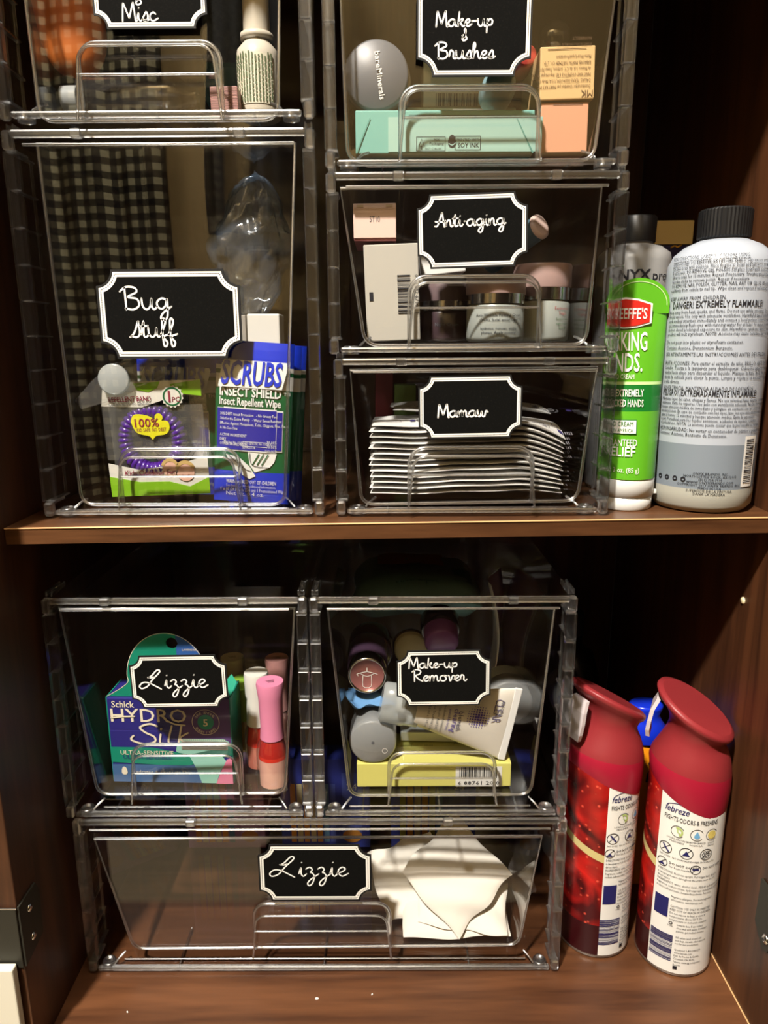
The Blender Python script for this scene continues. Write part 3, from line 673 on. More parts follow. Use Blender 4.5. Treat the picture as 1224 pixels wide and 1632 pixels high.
def freshener(label, loc, rz, lab0):
    T = thing('air_freshener', label, 'spray can', loc, (0, 0, rz), group='air freshener cans')
    R = .0276; m = MB(); seg = 72; lab1 = lab0+2.15
    def ring_(r, z): return [(r*math.sin(2*PI*j/seg), -r*math.cos(2*PI*j/seg), z) for j in range(seg)]
    zs = [.0030, .030, .060, .0895, .0960, .120, .1420, .150, .162]
    for i in range(len(zs)-1):
        a, b = [], []
        for j in range(seg):
            for th, z, o in ((2*PI*j/seg, zs[i], a), (2*PI*j/seg, zs[i+1], b)):
                sl = .010*math.sin(th+.9)*(1 if .08 < z < .1 else (.4 if z in (.060, .120) else 0))
                o.append((R*math.sin(th), -R*math.cos(th), z-sl))
        ms = []
        for j in range(seg):
            th = (2*PI*(j+.5)/seg-lab0) % (2*PI)
            ms.append(PAPER if th < 2.15 else (BAND if i == 3 else (BOKD if i == 0 else BOK)))
        n = seg; m.add(a+b, [(j, (j+1) % n, n+(j+1) % n, n+j) for j in range(n)], ms, True)
    m.lathe([(.0255, 0), (.0272, .0004), (.0280, .0018), (.0276, .0032)], STEEL, 56)
    f = wrap(R, sy=1)
    def F(u, v): th = lab0+u/R; return ((R+.0004)*math.sin(th), -(R+.0004)*math.cos(th), v)
    F2 = lambda u, v: (F(u, v)[0]*1.012, F(u, v)[1]*1.012, v)
    m.text('febreze', .0035, .1380, .0075, NAVY, F, al='L', shear=.25, width=.0165, bold=.008); m.stroke([(.0055, .1435), (.011, .1455), (.0165, .1450)], .0005, NAVY, F)
    m.text('FIGHTS ODORS & FRESHENS', .0035, .1315, .0052, DARKI, F, al='L', width=.038, bold=.008)
    LG = mat('icon_green', (176, 196, 120), .5); BL = mat('icon_blue', (110, 170, 214), .5); YL = mat('icon_yellow', (220, 200, 110), .5)
    for u, c in ((.0135, LG), (.0265, BL), (.0375, YL)):
        m.ring(u, .1235, .0043, .0047, DARKI, F, n=22, a0=.5, a1=5.6)
    m.ring(.0135, .1235, .0024, .0038, LG, F, n=14, a0=-1.2, a1=2.0); m.stroke([(.0135, .1262), (.0135, .1235), (.0150, .1222)], .0008, LG, F)
    m.flat([(.0265+.0021*math.cos(t)*(1 if math.sin(t) < 0 else max(.0, 1-math.sin(t))), .1226+(.0021 if math.sin(t) < 0 else .0042)*math.sin(t)) for t in [2*PI*i/20 for i in range(20)]], BL, F)
    m.ring(.0375, .1235, 0, .0034, YL, F, n=12)
    for u, t1, t2 in ((.0135, 'LONG LASTING', 'FRESHNESS'), (.0265, 'WATER BASED', 'FORMULA'), (.0375, 'LIGHT', 'FRESH')):
        m.text(t1, u, .1165, .0020, DARKI, F, res=1); m.text(t2, u, .1143, .0020, DARKI, F, res=1)
    for u, t in ((.0062, 'NO DYES'), (.0205, 'NO FORMALDEHYDE'), (.0345, 'NO PHTHALATES')):
        m.ring(u, .1075, .0042, .0047, DARKI, F, n=22); m.stroke([(u-.0031, .1044), (u+.0031, .1106)], .0005, DARKI, F, n=2); m.text(t, u, .1005, .0019, DARKI, F, res=1)
    m.stroke([(.0045, .1100), (.0066, .1072), (.0085, .1050)], .0012, NAVY, F); m.flat([(.0205, .1095), (.0178, .1052), (.0232, .1052)], NAVY, F)
    for a in range(6): m.ring(.0345+.0022*math.cos(a*PI/3), .1075+.0022*math.sin(a*PI/3), .0008, .0012, DARKI, F, n=8)
    for u in (.0048, .0280): m.ring(u, .0948, .0034, .0039, DARKI, F, n=18); m.stroke([(u-.0026, .0922), (u+.0026, .0974)], .0005, DARKI, F, n=2)
    m.flat([(.0048, .0950), (.0026, .0922), (.0070, .0922)], NAVY, F); m.rect(.0280, .0950, .0046, .0014, NAVY, F)
    m.text('DO NOT SHAKE,', .0098, .0953, .0026, DARKI, F, al='L', res=1, bold=.01); m.text('for best results', .0098, .0926, .0024, DARKI, F, al='L', res=1)
    m.text('DO NOT SPRAY', .0330, .0953, .0026, DARKI, F, al='L', res=1, bold=.01)
    para(m, ['DIRECTIONS: Hold can upright. Pull trigger back. Spray in', 'a sweeping motion throughout the entire room. Do not', 'direct injury.', 'INGREDIENTS: water, alcohol denat., PEG-60 hydrogenated castor oil,',
             'fragrances, sodium citrate, hydroxypropyl cyclodextrin, nitrogen,', 'sodium sulfosuccinate, benzisothiazolinone. For more'], .0022, .0880, .0029, .0026, DARKI, F)
    m.rect(.0070, .0585, .0102, .0165, NAVY, F, n=4)
    para(m, ['fragrance allergens. For more ingredient', 'information, visit febreze.com', '', 'CAUTION: USE ONLY AS DIRECTED.', 'KEEP OUT OF REACH OF CHILDREN.', 'Do not expose to heat or store at', 'temperatures above 120°F. Do', 'not puncture or incinerate container.'], .0135, .0685, .0028, .0026, DARKI, F)
    para(m, ['towards face. If eye contact', 'close well with water. If irritation', 'persists, get medical attention.', '', 'Safe when used around cats', 'and dogs. As with other aerosols', 'not for use around birds.', '', 'Questions? 1-800-308-3279', 'www.febreze.com', 'Dist. by Procter & Gamble,', 'Cincinnati, OH 45202', 'Patents: www.pg.com/patents', 'Recycle'], .0190, .0455, .0027, .0024, DARKI, F)
    m.ring(.0148, .0465, .0008, .0014, DARKI, F, n=10); m.text('STEEL', .0148, .0435, .0017, DARKI, F, res=1)
    m.bars(.0090, .0250, .0165, .0235, NAVY, 9, F, vertical=True)
    m.rect(.0205, .0085, .0030, .0030, DARKI, F)
    m.build('can', T)
    # flared overcap: rings that tilt more and more towards the slanting top disc
    def crk(cx, z, rx, ry, tilt, n=56):
        return [(cx+rx*math.cos(2*PI*j/n)*math.cos(tilt), ry*math.sin(2*PI*j/n), z-rx*math.cos(2*PI*j/n)*math.sin(tilt)) for j in range(n)]
    m = MB()
    m.loft([crk(0, .1440, .0295, .0280, .42), crk(0, .1500, .0300, .0288, .36), crk(0, .1590, .0298, .0290, .26), crk(.0004, .1680, .0284, .0284, .14), crk(.0010, .1750, .0260, .0268, .08), crk(.0016, .1815, .0232, .0246, .10), crk(.0022, .1870, .0208, .0228, .20), crk(.0024, .1910, .0202, .0222, .32),
            crk(.0018, .1960, .0214, .0226, .44), crk(.0004, .2010, .0250, .0244, .50), crk(-.0004, .2050, .0300, .0272, .52), crk(-.0002, .2074, .0312, .0284, .52), crk(.0004, .2092, .0306, .0280, .52), crk(.0010, .2102, .0275, .0252, .52)],
           [CAPR2, CAPR2, CAPR2]+[CAPR]*10, True)
    m.build('overcap', T)
    # pale trigger under the raised front lip
    m = MB(); tp = [(-.0250, .2130), (-.0285, .2050), (-.0300, .1960), (-.0310, .1880), (-.0305, .1820)]
    rings = [[(x+dx, y, z) for dx, y in ((-.0012, -hw), (.0016, -hw), (.0016, hw), (-.0012, hw))] for (x, z), hw in zip(tp, (.0075, .0095, .0100, .0092, .0070))]
    m.loft(rings, mat('trigger_pale', (206, 196, 198), .35), True, False)
    m.build('trigger', T)
    return T
freshener('red air freshener can closest to the right cabinet wall, white label to the front', (.4385, .0225, 0), -.45, -.60)
freshener('red air freshener can half hidden beside the wide bin, white trigger showing', (.3805, .0400, 0), .40, -.56)
# orange bottle with blue cap behind
T = thing('sunscreen_bottle', 'orange bottle with bright blue cap standing behind the two red cans', 'bottle', (.4345, .104, .0002), (0, 0, 0))
m = MB(); OR = mat('sunscreen_orange', (236, 146, 22), .4)
m.lathe([(.020, 0), (.0235, .004), (.0240, .05), (.0232, .10), (.0205, .125), (.0160, .138)], OR, 40, 1, .62)
f = lambda u, v: (u, -.0152, v)
m.stroke([(.004, .118), (.001, .121), (.004, .124), (.007, .121), (.004, .117), (.001, .112), (.000, .104)], .0018, DARKI, f); m.build('bottle', T)
m = MB(); m.lathe([(.0168, .137), (.0176, .142), (.0172, .150), (.0140, .154), (.0118, .160), (.0140, .166), (.0140, .1685), (.0125, .1695)], mat('cap_bright_blue', (22, 50, 204), .25), 36, 1, .8); m.build('cap', T)
# dark bottle glinting at the far back of the lower compartment
T = thing('dark_bottle', 'dark bottle barely visible in the shadow behind the red cans', 'bottle', (.392, .20, 0))
m = MB(); m.lathe([(.026, 0), (.030, .004), (.030, .15), (.024, .172), (.012, .182), (.012, .195)], mat('smoked_black', (14, 14, 14), .15), 32); m.build('bottle', T)
m = MB(); m.lathe([(.0135, .194), (.0135, .214), (.0125, .2155)], BLACKP, 24); m.build('cap', T)
# crumbs on the cabinet floor
for i, (px, py, s) in enumerate(((505, 1592, .0016), (593, 1585, .0010), (203, 1613, .0010))):
    d = FW + RT*((px-612)/FPX) + UP*((816-py)/FPX); p = CAM-d*(CAM.z/d.z)
    m = MB(); m.loft([[(s*math.cos(j*1.26)*k, s*.6*math.sin(j*1.26)*k, z) for j in range(5)] for k, z in ((1, 0), (.9, s*.4), (.3, s*.7))], PAPER, True, False)
    o = m.build('paper_crumb', loc=(p.x, p.y, .0001), rot=(0, 0, i*1.1))
    tag(o, ['largest white crumb on the bare floor in front of the wide bin', 'small white crumb on the bare floor right of the largest crumb', 'tiny white crumb on the floor at the left front'][i], 'crumb', 'crumbs on the cabinet floor')

# ------------------------------------------------------------------ what the bins hold
def cuboid(name, label, cat, tl, tr, br, bl, Y, depth, m, group=None, bev=.0006, yaw=0, z0=None):
    """an upright box whose front stands at depth Y; returns thing, builder, width, height and the y of its front"""
    c, w, h, a = fit(tl, tr, br, bl, Y)
    z = c.z-h/2 if z0 is None else z0
    T = thing(name, label, cat, (c.x, Y+depth/2, z), (0, -a, yaw), group)
    b = MB(); b.box((0, 0, h/2), (w, depth, h), m, bev)
    return T, b, w, h, -depth/2-.0004

# --- tall bin: insect wipes, wristband pack
SB = mat('packet_blue', (22, 52, 196), .3, coat=.5); SG = mat('packet_green', (14, 92, 52), .3, coat=.5); SWH = mat('packet_white', (222, 224, 222), .35, coat=.3); SNB = mat('packet_panel_blue', (30, 34, 150), .3, coat=.5)
def wipe_packet(label, tl, tr, br, bl, Y, detail=True):
    c, w, h, a = fit(tl, tr, br, bl, Y)
    T = thing('insect_wipe_packet', label, 'packet', (c.x, Y+.0058, c.z-h/2), (0, -a, 0), 'insect wipe packets')
    def puff(v): return .0035*max(0, 1-abs(2*v/h-1)**4)+.0004
    m = MB(); bands = [(0, .20, SB), (.20, .715, SG), (.715, .755, SWH), (.755, .80, SWH), (.80, .825, SG), (.825, .852, SWH), (.852, 1, SB)]
    for z0, z1, mm in bands:
        k = max(1, int((z1-z0)*24))
        for i in range(k):
            a0, a1 = (z0+(z1-z0)*i/k)*h, (z0+(z1-z0)*(i+1)/k)*h
            rings = []
            for zz in (a0, a1):
                p = puff(zz); row = [(-w/2+w*j/10, -p*(1-abs(j/5-1)**3)-.0003, zz) for j in range(11)]
                rings.append(row+[(x, -y, z) for x, y, z in row[::-1]])
            m.loft(rings, mm, cap=False)
    f = lambda u, v: (u, -puff(v)*(1-min(1, abs(2*u/w))**3)-.0009, v)
    g = lambda u, v: (u, f(u, v)[1]-.0003, v)
    if detail:
        t1 = lambda u, v: (u, f(0, v)[1]-.0003, v); t2 = lambda u, v: (u, f(0, v)[1]-.0009, v)
        m.flat([(-w*.45, .722*h), (w*.37, .722*h), (w*.39, .76*h), (w*.44, .865*h), (w*.42, .885*h), (-w*.38, .885*h), (-w*.41, .86*h)], SWH, t1); m.text('SCRUBS', -.001, .741*h, .0210, SB, t2, width=w*.78, shear=.14, bold=.02)
        m.text('INSECT SHIELD', -.002, .668*h, .0080, SWH, f, width=w*.80, bold=.028); m.text('TM', w*.43, .685*h, .0030, SWH, f)
        m.text('Insect Repellent Wipe', -.002, .612*h, .0070, SWH, f, width=w*.80, bold=.02)
        pw, pz0, pz1 = w*.86, .335*h, .592*h; px = -.035*w
        o = [(px-pw/2, pz0), (px+pw/2-.003, pz0), (px+pw/2, pz0+.003), (px+pw/2, pz1-.003), (px+pw/2-.003, pz1), (px-pw/2, pz1)]
        for i in range(10):
            a, b = px-pw/2+pw*i/10, px-pw/2+pw*(i+1)/10; m.rect((a+b)/2, (pz0+pz1)/2, b-a+.00002, pz1-pz0+.0012 if 0 < i < 9 else pz1-pz0, SWH, f)
            m.rect((a+b)/2, (pz0+pz1)/2, (b-a) if i < 9 else b-a-.0008, pz1-pz0-.0004 if i < 9 else pz1-pz0-.0018, SNB, g)
        q = lambda u, v: (u, f(u, v)[1]-.0006, v)
        for i, t in enumerate(('30% DEET Insect Protection   - No Greasy Feel', 'Safe for the Entire Family   - Water Sweat Resistant', 'Effective Against Mosquitoes, Ticks, Chiggers, Flies, Fleas', '& No-See-Ums')):
            m.text(t, px-pw*.45, pz1-.0046-.0030*i, .0027, SWH, q, al='L', sx=.70, res=1)
        for i, (t, v) in enumerate((('ACTIVE INGREDIENT', ''), ('DEET', '30.00%'), ('OTHER INGREDIENTS', '70.00%'), ('', '100.00%'))):
            z = pz1-.0180-.0029*i
            if t: m.text(t, px-pw*.45, z, .0025, SWH, q, al='L', sx=.75, res=1)
            if v: m.text(v, px+pw*.42, z-.0005, .0028, SWH, q, al='R', sx=.8, res=1); m.stroke([(px-.004, z), (px+pw*.27, z)], .0003, SWH, q, n=2)
        m.text('EPA Reg. No. 11694-121 - EPA Est. No. 11694-KS-1', px, pz0+.0040, .0025, SWH, q, sx=.62, res=1); m.text('SDI-KS-774', px, pz0+.0014, .0025, SWH, q, sx=.7, res=1)
        # folded wipe drawing
        m.flat([(-w*.34, .305*h), (-w*.16, .29*h), (-w*.02, .235*h), (.06*w, .175*h), (-.02*w, .155*h), (-.16*w, .19*h), (-.27*w, .24*h)][::-1], SWH, f)
        m.flat([(-w*.05, .335*h), (.33*w, .325*h), (.30*w, .27*h), (.24*w, .235*h), (.05*w, .20*h), (-.02*w, .245*h)][::-1], SWH, f)
        for i in range(3): m.stroke([(w*(.02+.06*i), .250*h), (w*(.10+.06*i), .318*h)], .0007, SG, g, n=2)
        m.stroke([(-w*.02, .318*h), (.02*w, .245*h), (.24*w, .235*h)], .0004, DARKI, g); m.stroke([(-w*.30, .30*h), (-.10*w, .225*h), (.0, .205*h)], .0004, DARKI, g)
        m.text('WARNING: KEEP OUT OF CHILDREN', 0, .122*h, .0036, SWH, f, width=w*.66, bold=.01, res=1); m.text('See back panel for additional information.', 0, .098*h, .0026, SWH, f, width=w*.66, res=1)
        m.text("8' x 10' (20.3 cm x 25.4 cm) 1 Premoistened Wipe", .02*w, .070*h, .0034, SWH, f, width=w*.86, res=1); m.text('Net wt. 0.4 oz.', -.08*w, .042*h, .0036, SWH, f, width=w*.5, res=1)
    m.build('pouch', T); return T
wipe_packet('blue and green insect wipe packet, frontmost, leaning at the right of the tall bin', (343, 541), (466, 549), (441, 806), (318, 797), .0062)
wipe_packet('insect wipe packet behind the purple wristband pack, only its upper right showing', (218, 556), (345, 560), (338, 790), (213, 788), .0270)
wipe_packet('insect wipe packet right behind the frontmost one, its blue edge peeking out', (354, 545), (477, 553), (456, 800), (334, 792), .0185, False)
wipe_packet('hindmost insect wipe packet, a thin blue edge at the bin side', (364, 545), (483, 552), (466, 800), (346, 792), .0310, False)

LIME = mat('pack_lime', (120, 172, 30), .4); PKW = mat('pack_white', (206, 204, 196), .4); MAR = mat('pack_maroon', (130, 30, 56), .5); YEL = mat('bubble_yellow', (206, 202, 30), .45); PINKSK = mat('printed_face_pink', (214, 170, 150), .6); HAIRB = mat('printed_hair_blond', (190, 160, 100), .6)
c, w, h, a = fit((164, 618), (328, 597), (332, 790), (178, 788), .0125)
T = thing('wristband_pack', 'clear lime and white pack around a purple coil band, in the tall bin', 'packet', (c.x, .0135, c.z-h/2), (0, -a*.6, 0))
m = MB(); m.box((0, .0105, h/2), (w, .0006, h), FILM); m.box((0, -.0004, h*.56), (w, .0005, h*.46), FILM); m.build('film', T)
m = MB(); P = lambda pts, mm, y=-.0008: m.prism([(u*w, v*h) for u, v in pts][::-1], y, y+.0004, mm)
P([(-.5, .80), (-.46, 1.0), (.5, 1.0), (.5, .86), (.28, .88), (-.1, .78)], PKW); P([(.20, .97), (.20, .90), (.5, .86), (.5, 1.0)], LIME, -.0012); P([(-.16, .985), (-.13, .93), (-.02, .91), (.07, .94), (.10, .995)], LIME, -.0012)
P([(-.5, .0), (-.5, .30), (-.2, .235), (.2, .27), (.5, .34), (.5, .0)], PKW); P([(-.5, .0), (-.5, .18), (-.2, .125), (.1, .12), (.3, .07), (.5, .15), (.5, 0)], LIME, -.0012)
yy = -.0015
m.text('REPELLENT BAND', -.21*w, .835*h, .0045, MAR, y=yy, width=.42*w, bold=.01); m.text('NATURAL MOSQUITO REPELLENT', -.21*w, .80*h, .0024, DARKI, y=yy, width=.42*w, res=1)
m.text('Kids Outdoor Fun', -.08*w, .185*h, .0050, MAR, y=yy, width=.52*w, bold=.015)
for u, v, r in ((.12, .235, .0052), (.27, .20, .0060)):
    m.ring(u*w, v*h, 0, r, PINKSK, y=yy, n=16); m.ring(u*w, v*h+.001, r*.75, r*1.15, HAIRB, y=yy-.0002, n=12, a0=.3, a1=2.9)
    m.stroke([(u*w-.0022, v*h-.0018), (u*w, v*h-.0026), (u*w+.0022, v*h-.0018)], .0006, MAR, y=yy-.0002)
m.build('printed_bands', T)
m = MB(); cxb, czb = .215*w, .865*h
m.flat([(cxb+r*math.cos(t), czb+r*math.sin(t)) for i in range(32) for r, t in ((.0074 if i % 2 else .0064, -2*PI*i/32),)], PKW, y=-.0022); m.ring(cxb, czb, .0050, .0060, SG, y=-.0024)
m.text('1', cxb-.0018, czb-.0034, .0100, MAR, y=-.0025, bold=.02); m.text('PC', cxb+.0024, czb-.0034, .0045, MAR, y=-.0025); m.build('seal_sticker', T)
m = MB(); ub = [(-.22, .66), (-.18, .72), (-.06, .71), (.04, .665), (.14, .655), (.16, .60), (.12, .545), (.02, .53), (-.02, .50), (-.05, .53), (-.17, .565)]
bub = catmull([(u*w, v*h) for u, v in ub]+[(ub[0][0]*w, ub[0][1]*h)], 5)[:-1]
m.prism(bub, -.0024, -.0016, YEL); m.ring(.06*w, .69*h, 0, .0026, YEL, y=-.0022, n=14)
m.text('100%', -.06*w, .612*h, .0078, MAR, y=-.0027, width=.24*w, bold=.01); m.text('KID SAFE  NO DEET', -.02*w, .572*h, .0032, MAR, y=-.0027, width=.29*w, res=1); m.build('speech_bubble', T)
PUR = mat('coil_purple', (74, 36, 134), .22, coat=.5)
m = MB(); rr, tr_, n = .0176, .0046, 36; pts = []
for i in range(n*12):
    t = 2*PI*i/(n*12); q = n*t; rad = rr+tr_*.72*math.cos(q); pts.append((rad*math.cos(t), .0032*math.sin(q), rad*1.10*math.sin(t)))
m.tube(pts, .0021, PUR, 7, True)
p = at(243, 703, .0170); o = m.build('coil_wristband', loc=(p.x, .0175, p.z)); tag(o, 'purple coiled wristband inside the lime and white pack', 'wristband')
# twisted clear bag with a pale teal cap
T = thing('plastic_tube', 'clear plastic tube with a pale teal round end, lying behind the wristband pack', 'tube', at(186, 604, .0122))
m = MB(); ax = Vector((.035, .02, .012)); m.tube([Vector((-.026, .004, -.016)), Vector((-.012, .003, -.008)), Vector((0, .002, 0)), ax*.55, ax], [.0035, .0080, .0095, .0105, .0060], FILM, 20); m.v = [(x, (y-.004)*.25, z) for x, y, z in m.v]; m.build('film_sleeve', T)
m = MB(); m.lathe([(.0001, .0), (.0090, 0), (.0098, .0006), (.0098, .0030), (.0085, .0030)], FROST, 28, axis='y'); m.build('cap', T, (0, -.0064, 0), (0, 0, .03))
# spray bottle with square white cap, blue/white crumpled bag above
T, m, w, h, y = cuboid('white_cap_bottle', 'bottle with a square white cap standing behind the blue wipe packets', 'bottle', (394, 500), (446, 500), (446, 560), (394, 560), .055, .022, mat('cap_offwhite', (212, 210, 202), .5), bev=.001)
m.build('cap', T); m = MB(); m.box((0, 0, -.040), (.027, .027, .0795), WHITE, .003); m.build('bottle', T)
T, m, w, h, y = cuboid('grey_carton', 'plain grey carton edge behind the Bug Stuff card, left of the white cap', 'box', (352, 502), (392, 502), (392, 556), (352, 556), .060, .02, mat('carton_grey', (150, 144, 134), .6)); m.build('carton_body', T)
m = MB(); rings = []
for i in range(41):
    v = i/40; ring = []
    for j in range(72):
        t = 2*PI*j/72; q = Vector((math.cos(t)*1.6, math.sin(t)*1.6, v*4.2)); k = (math.sin(PI*min(1, .10+v*.90))**.5)*(1+.30*noise.noise(q*1.1)+.16*noise.noise(q*2.9)+.10*abs(noise.noise(q*6)))
        ring.append((.0255*k*math.cos(t)+.010*v, .014*k*math.sin(t), .092*v+.006*noise.noise(q*2)))
    rings.append(ring)
m.loft(rings, BAG, True, True); p = at(392, 500, .075)
tag(m.build('crumpled_bag', loc=(p.x-.001, .082, p.z)), 'crumpled bluish clear plastic bag behind the Bug Stuff card at its upper right', 'bag')

# --- top left bin
ZA = .6005
T = thing('lotion_bottle', 'small white bottle with a printed back label, at the right of the Misc bin', 'bottle', (.1385, .030, ZA+.0004), (0, 0, -.1))
m = MB(); OFF = mat('milky_plastic', (198, 190, 174), .4); m.lathe([(.0105, 0), (.0125, .0012), (.0128, .004), (.0128, .034), (.0120, .038), (.0085, .0420), (.0072, .0435), (.0098, .0440), (.0098, .0470), (.0080, .0476)], OFF, 36)
f = wrap(.0128); m.rect(0, .0200, .0250, .0270, mat('label_cream', (212, 206, 184), .6), f, n=12); f = wrap(.0128, yoff=.0008); r = random.Random(8); OLV = mat('label_olive_ink', (92, 104, 74), .6)
for i in range(13):
    u = -.0110+i*.00185; z = .0075
    while z < .0322:
        l = r.uniform(.001, .004); m.rect(u, min(.0325, z+l/2), .0009, l, OLV, f); z += l+.0006
m.build('bottle', T); m = MB(); m.lathe([(.0078, .047), (.0080, .048), (.0078, .0700), (.0070, .0710)], OFF, 28); m.build('cap', T)
T = thing('clear_travel_bottle', 'empty clear bottle lying on its side behind the pull of the Misc bin', 'bottle', (.0650, .0300, ZA+.0135))
m = MB(); m.lathe([(.009, -.036), (.0125, -.034), (.0128, .020), (.0118, .026), (.0062, .0315), (.0060, .036)], PETG, 32, axis='x'); m.build('bottle', T)
m = MB(); m.lathe([(.0072, -.046), (.0074, -.036)], FROST, 20, axis='x'); m.build('cap', T)
ORG = mat('orange_matte', (196, 104, 34), .7)  # plain orange of the rounded form on the clear bottle
m = MB(); rings = []
for i in range(13):
    v = i/12; k = (1-(1-min(1, v*2.2))**2.4)**.5 if v < .46 else 1
    rings.append([((.0190*k+.003*v)*math.cos(2*PI*j/28), (.013*k)*math.sin(2*PI*j/28), .060*v) for j in range(28)])
m.loft(rings, ORG); m.tube([((.0220)*math.cos(2*PI*j/28), .0135*math.sin(2*PI*j/28), .0585) for j in range(28)], .0012, ORG, 6, True)
p = at(118, 132, .040); tag(m.build('orange_form', loc=(p.x+.004, .042, ZA+.0275), rot=(0, -.10, 0)), 'orange rounded form propped on the clear bottle at the left of the Misc bin', 'pouch')
DKT = speckle('woven_dark_cloth', (18, 22, 26), (40, 46, 50), 240, .4, .7, .8, .6); TEAL = mat('dark_teal_cloth', (12, 52, 50), .6)
T, m, w, h, y = cuboid('woven_pouch', 'dark woven pouch with a teal lower half, behind the Misc card', 'pouch', (318, -60), (404, -60), (404, 152), (318, 152), .060, .030, DKT, bev=.006, z0=ZA+.018)
m.build('pouch_body', T); m = MB(); m.box((0, -.0008, .014), (w*1.01, .031, .028), TEAL, .006); m.build('lower_panel', T)
T, m, w, h, y = cuboid('striped_box', 'small pink striped carton lying beside the white bottle in the Misc bin', 'box', (336, 150), (380, 149), (380, 189), (336, 190), .010, .018, mat('dusty_pink_card', (186, 142, 132), .5), z0=ZA+.0004)
for i in range(10): m.rect(0, h*(i+.5)/10, w, .0003, mat('pink_stripe', (110, 60, 62), .5), y=y)
m.build('carton_body', T)

# --- make-up and brushes bin
ZC = .5765
MINT = mat('mint_card', (112, 168, 156), .5); MINT2 = mat('mint_card_pale', (150, 186, 173), .5)
T, m, w, h, y = cuboid('mint_box', 'mint green box with soy ink mark, lying in front in the brushes bin', 'box', (566, 188), (852, 187), (850, 256), (567, 257), .012, .085, MINT, z0=ZC+.0012)
m.rect(.012, h*.44, w*.86, h*.80, MINT2, y=y); yy = y-.0003
m.flat([(-w*.5, 0), (-w*.42, h*.82), (-w*.415, h*.82), (-w*.49, 0)][::-1], mat('mint_crease', (84, 140, 128), .5), y=yy); m.flat([(w*.5, 0), (w*.40, h*.82), (w*.395, h*.82), (w*.49, 0)], mat('mint_crease', (84, 140, 128), .5), y=yy)
m.stroke([(-w*.20, h*.88), (w*.40, h*.86)], .0003, DARKI, y=yy, n=2)
def frame(m, x, z, w, h, t, ink, y):
    for a, b, c, d in ((x, z+h/2, w, t), (x, z-h/2, w, t), (x-w/2, z, t, h), (x+w/2, z, t, h)): m.rect(a, b, c, d, ink, y=y)
fx = -w*.078; frame(m, fx, h*.22, .0170, .0078, .0003, DARKI, yy); m.text('MIX', fx+.0035, h*.22+.0014, .0020, DARKI, y=yy, res=1); m.text('Packaging', fx+.0035, h*.22-.0005, .0022, DARKI, y=yy, res=1); m.text('FSC* C186149', fx+.0015, h*.22-.0032, .0016, DARKI, y=yy, res=1)
m.stroke([(fx-.0072, h*.22-.0012), (fx-.0055, h*.22+.0026), (fx-.0038, h*.22-.0012), (fx-.0072, h*.22-.0012)], .0004, DARKI, y=yy, n=1); m.stroke([(fx-.0055, h*.22-.0012), (fx-.0055, h*.22-.003)], .0004, DARKI, y=yy, n=1)
fx = w*.105; frame(m, fx+.0025, h*.22+.0004, .0150, .0074, .0003, DARKI, yy); m.text('PRINTED WITH', fx+.0030, h*.22+.0014, .0021, DARKI, y=yy, res=1); m.text('SOY INK', fx+.0030, h*.22-.0020, .0036, DARKI, y=yy, width=.0125); m.text('TRADEMARK OF AMERICAN SOYBEAN ASSOCIATION', fx, h*.22-.0048, .0011, DARKI, y=yy, width=.018, res=1)
m.flat([(fx-.0068+.0024*math.cos(t), h*.22+.0004+.0024*math.sin(t)*(1.9 if math.sin(t) > 0 else 1)*(1 if math.sin(t) < 0 else max(.0, 1))) for t in [2*PI*i/18 for i in range(18)]], DARKI, y=yy); m.stroke([(fx-.0088, h*.22+.0002), (fx-.0068, h*.22-.0008), (fx-.0048, h*.22+.0004)], .0005, MINT2, y=yy-.0002)
m.build('carton_body', T)
TH = ZC+h+.0016
T, m, w, h, y = cuboid('barcode_box', 'pale carton with a barcode sticker standing behind the pull of the brushes bin', 'box', (648, 150), (822, 150), (822, 192), (648, 192), .062, .03, mat('pale_olive_card', (168, 176, 150), .6), z0=TH)
BT = TH+h
m.rect(-w*.22, h*.42, w*.30, h*.62, PAPER, y=y); m.bars(-w*.22, h*.46, w*.25, h*.42, DARKI, 4, y=y-.0003); m.rect(w*.12, h*.83, w*.40, h*.20, PAPER, y=y); m.build('carton_body', T)
T, m, w, h, y = cuboid('white_box', 'white barcoded carton partly hidden by the Make-up & Brushes card', 'box', (672, 60), (788, 60), (784, 136), (676, 135), .064, .026, mat('pale_grey_card', (178, 180, 168), .6), z0=BT+.0005)
m.bars(0, h*.16, w*.62, h*.28, DARKI, 6, y=y); m.build('carton_body', T)
GRY = mat('jar_grey', (96, 98, 102), .4)
T = thing('powder_jar', 'round grey jar, lid facing out, on the mint box in the brushes bin', 'jar', (at(600, 150, .020).x, .020, TH+.0213))
m = MB(); m.lathe([(.0001, 0), (.0180, 0), (.0192, .0012), (.0192, .012), (.0175, .012)], GRY, 48, axis='y')
m.text('bareMinerals', .0005, -.0008, .0046, PAPER, y=-.0004, rot=-PI/2+.12, width=.026, bold=.012); m.build('lid', T)
m = MB(); m.lathe([(.0205, .010), (.0210, .013), (.0210, .034), (.0190, .036)], PETG, 48, axis='y'); m.lathe([(.0180, .013), (.0185, .033)], BLACKP, 40, axis='y'); m.build('jar_body', T)
BLK = mat('black_pouch_film', (26, 26, 28), .22, coat=.6)
c, w, h, a = fit((566, 46), (660, 58), (652, 190), (556, 176), .046)
T = thing('black_pouch', 'shiny black brush pouch with faint script, standing behind the grey jar', 'pouch', (c.x-.002, .100, TH+.001), (.0, -a*.1, .1))
m = MB(); rings = []
for i in range(12):
    v = i/11; k = 1-.30*max(0, v-.72)/.28
    rings.append([(w/2*k*math.copysign(abs(math.cos(t))**.7, math.cos(t))+.001*math.sin(9*v+t), .010*(1-.6*v)*math.sin(t), h*.95*v) for t in [2*PI*j/28 for j in range(28)]])
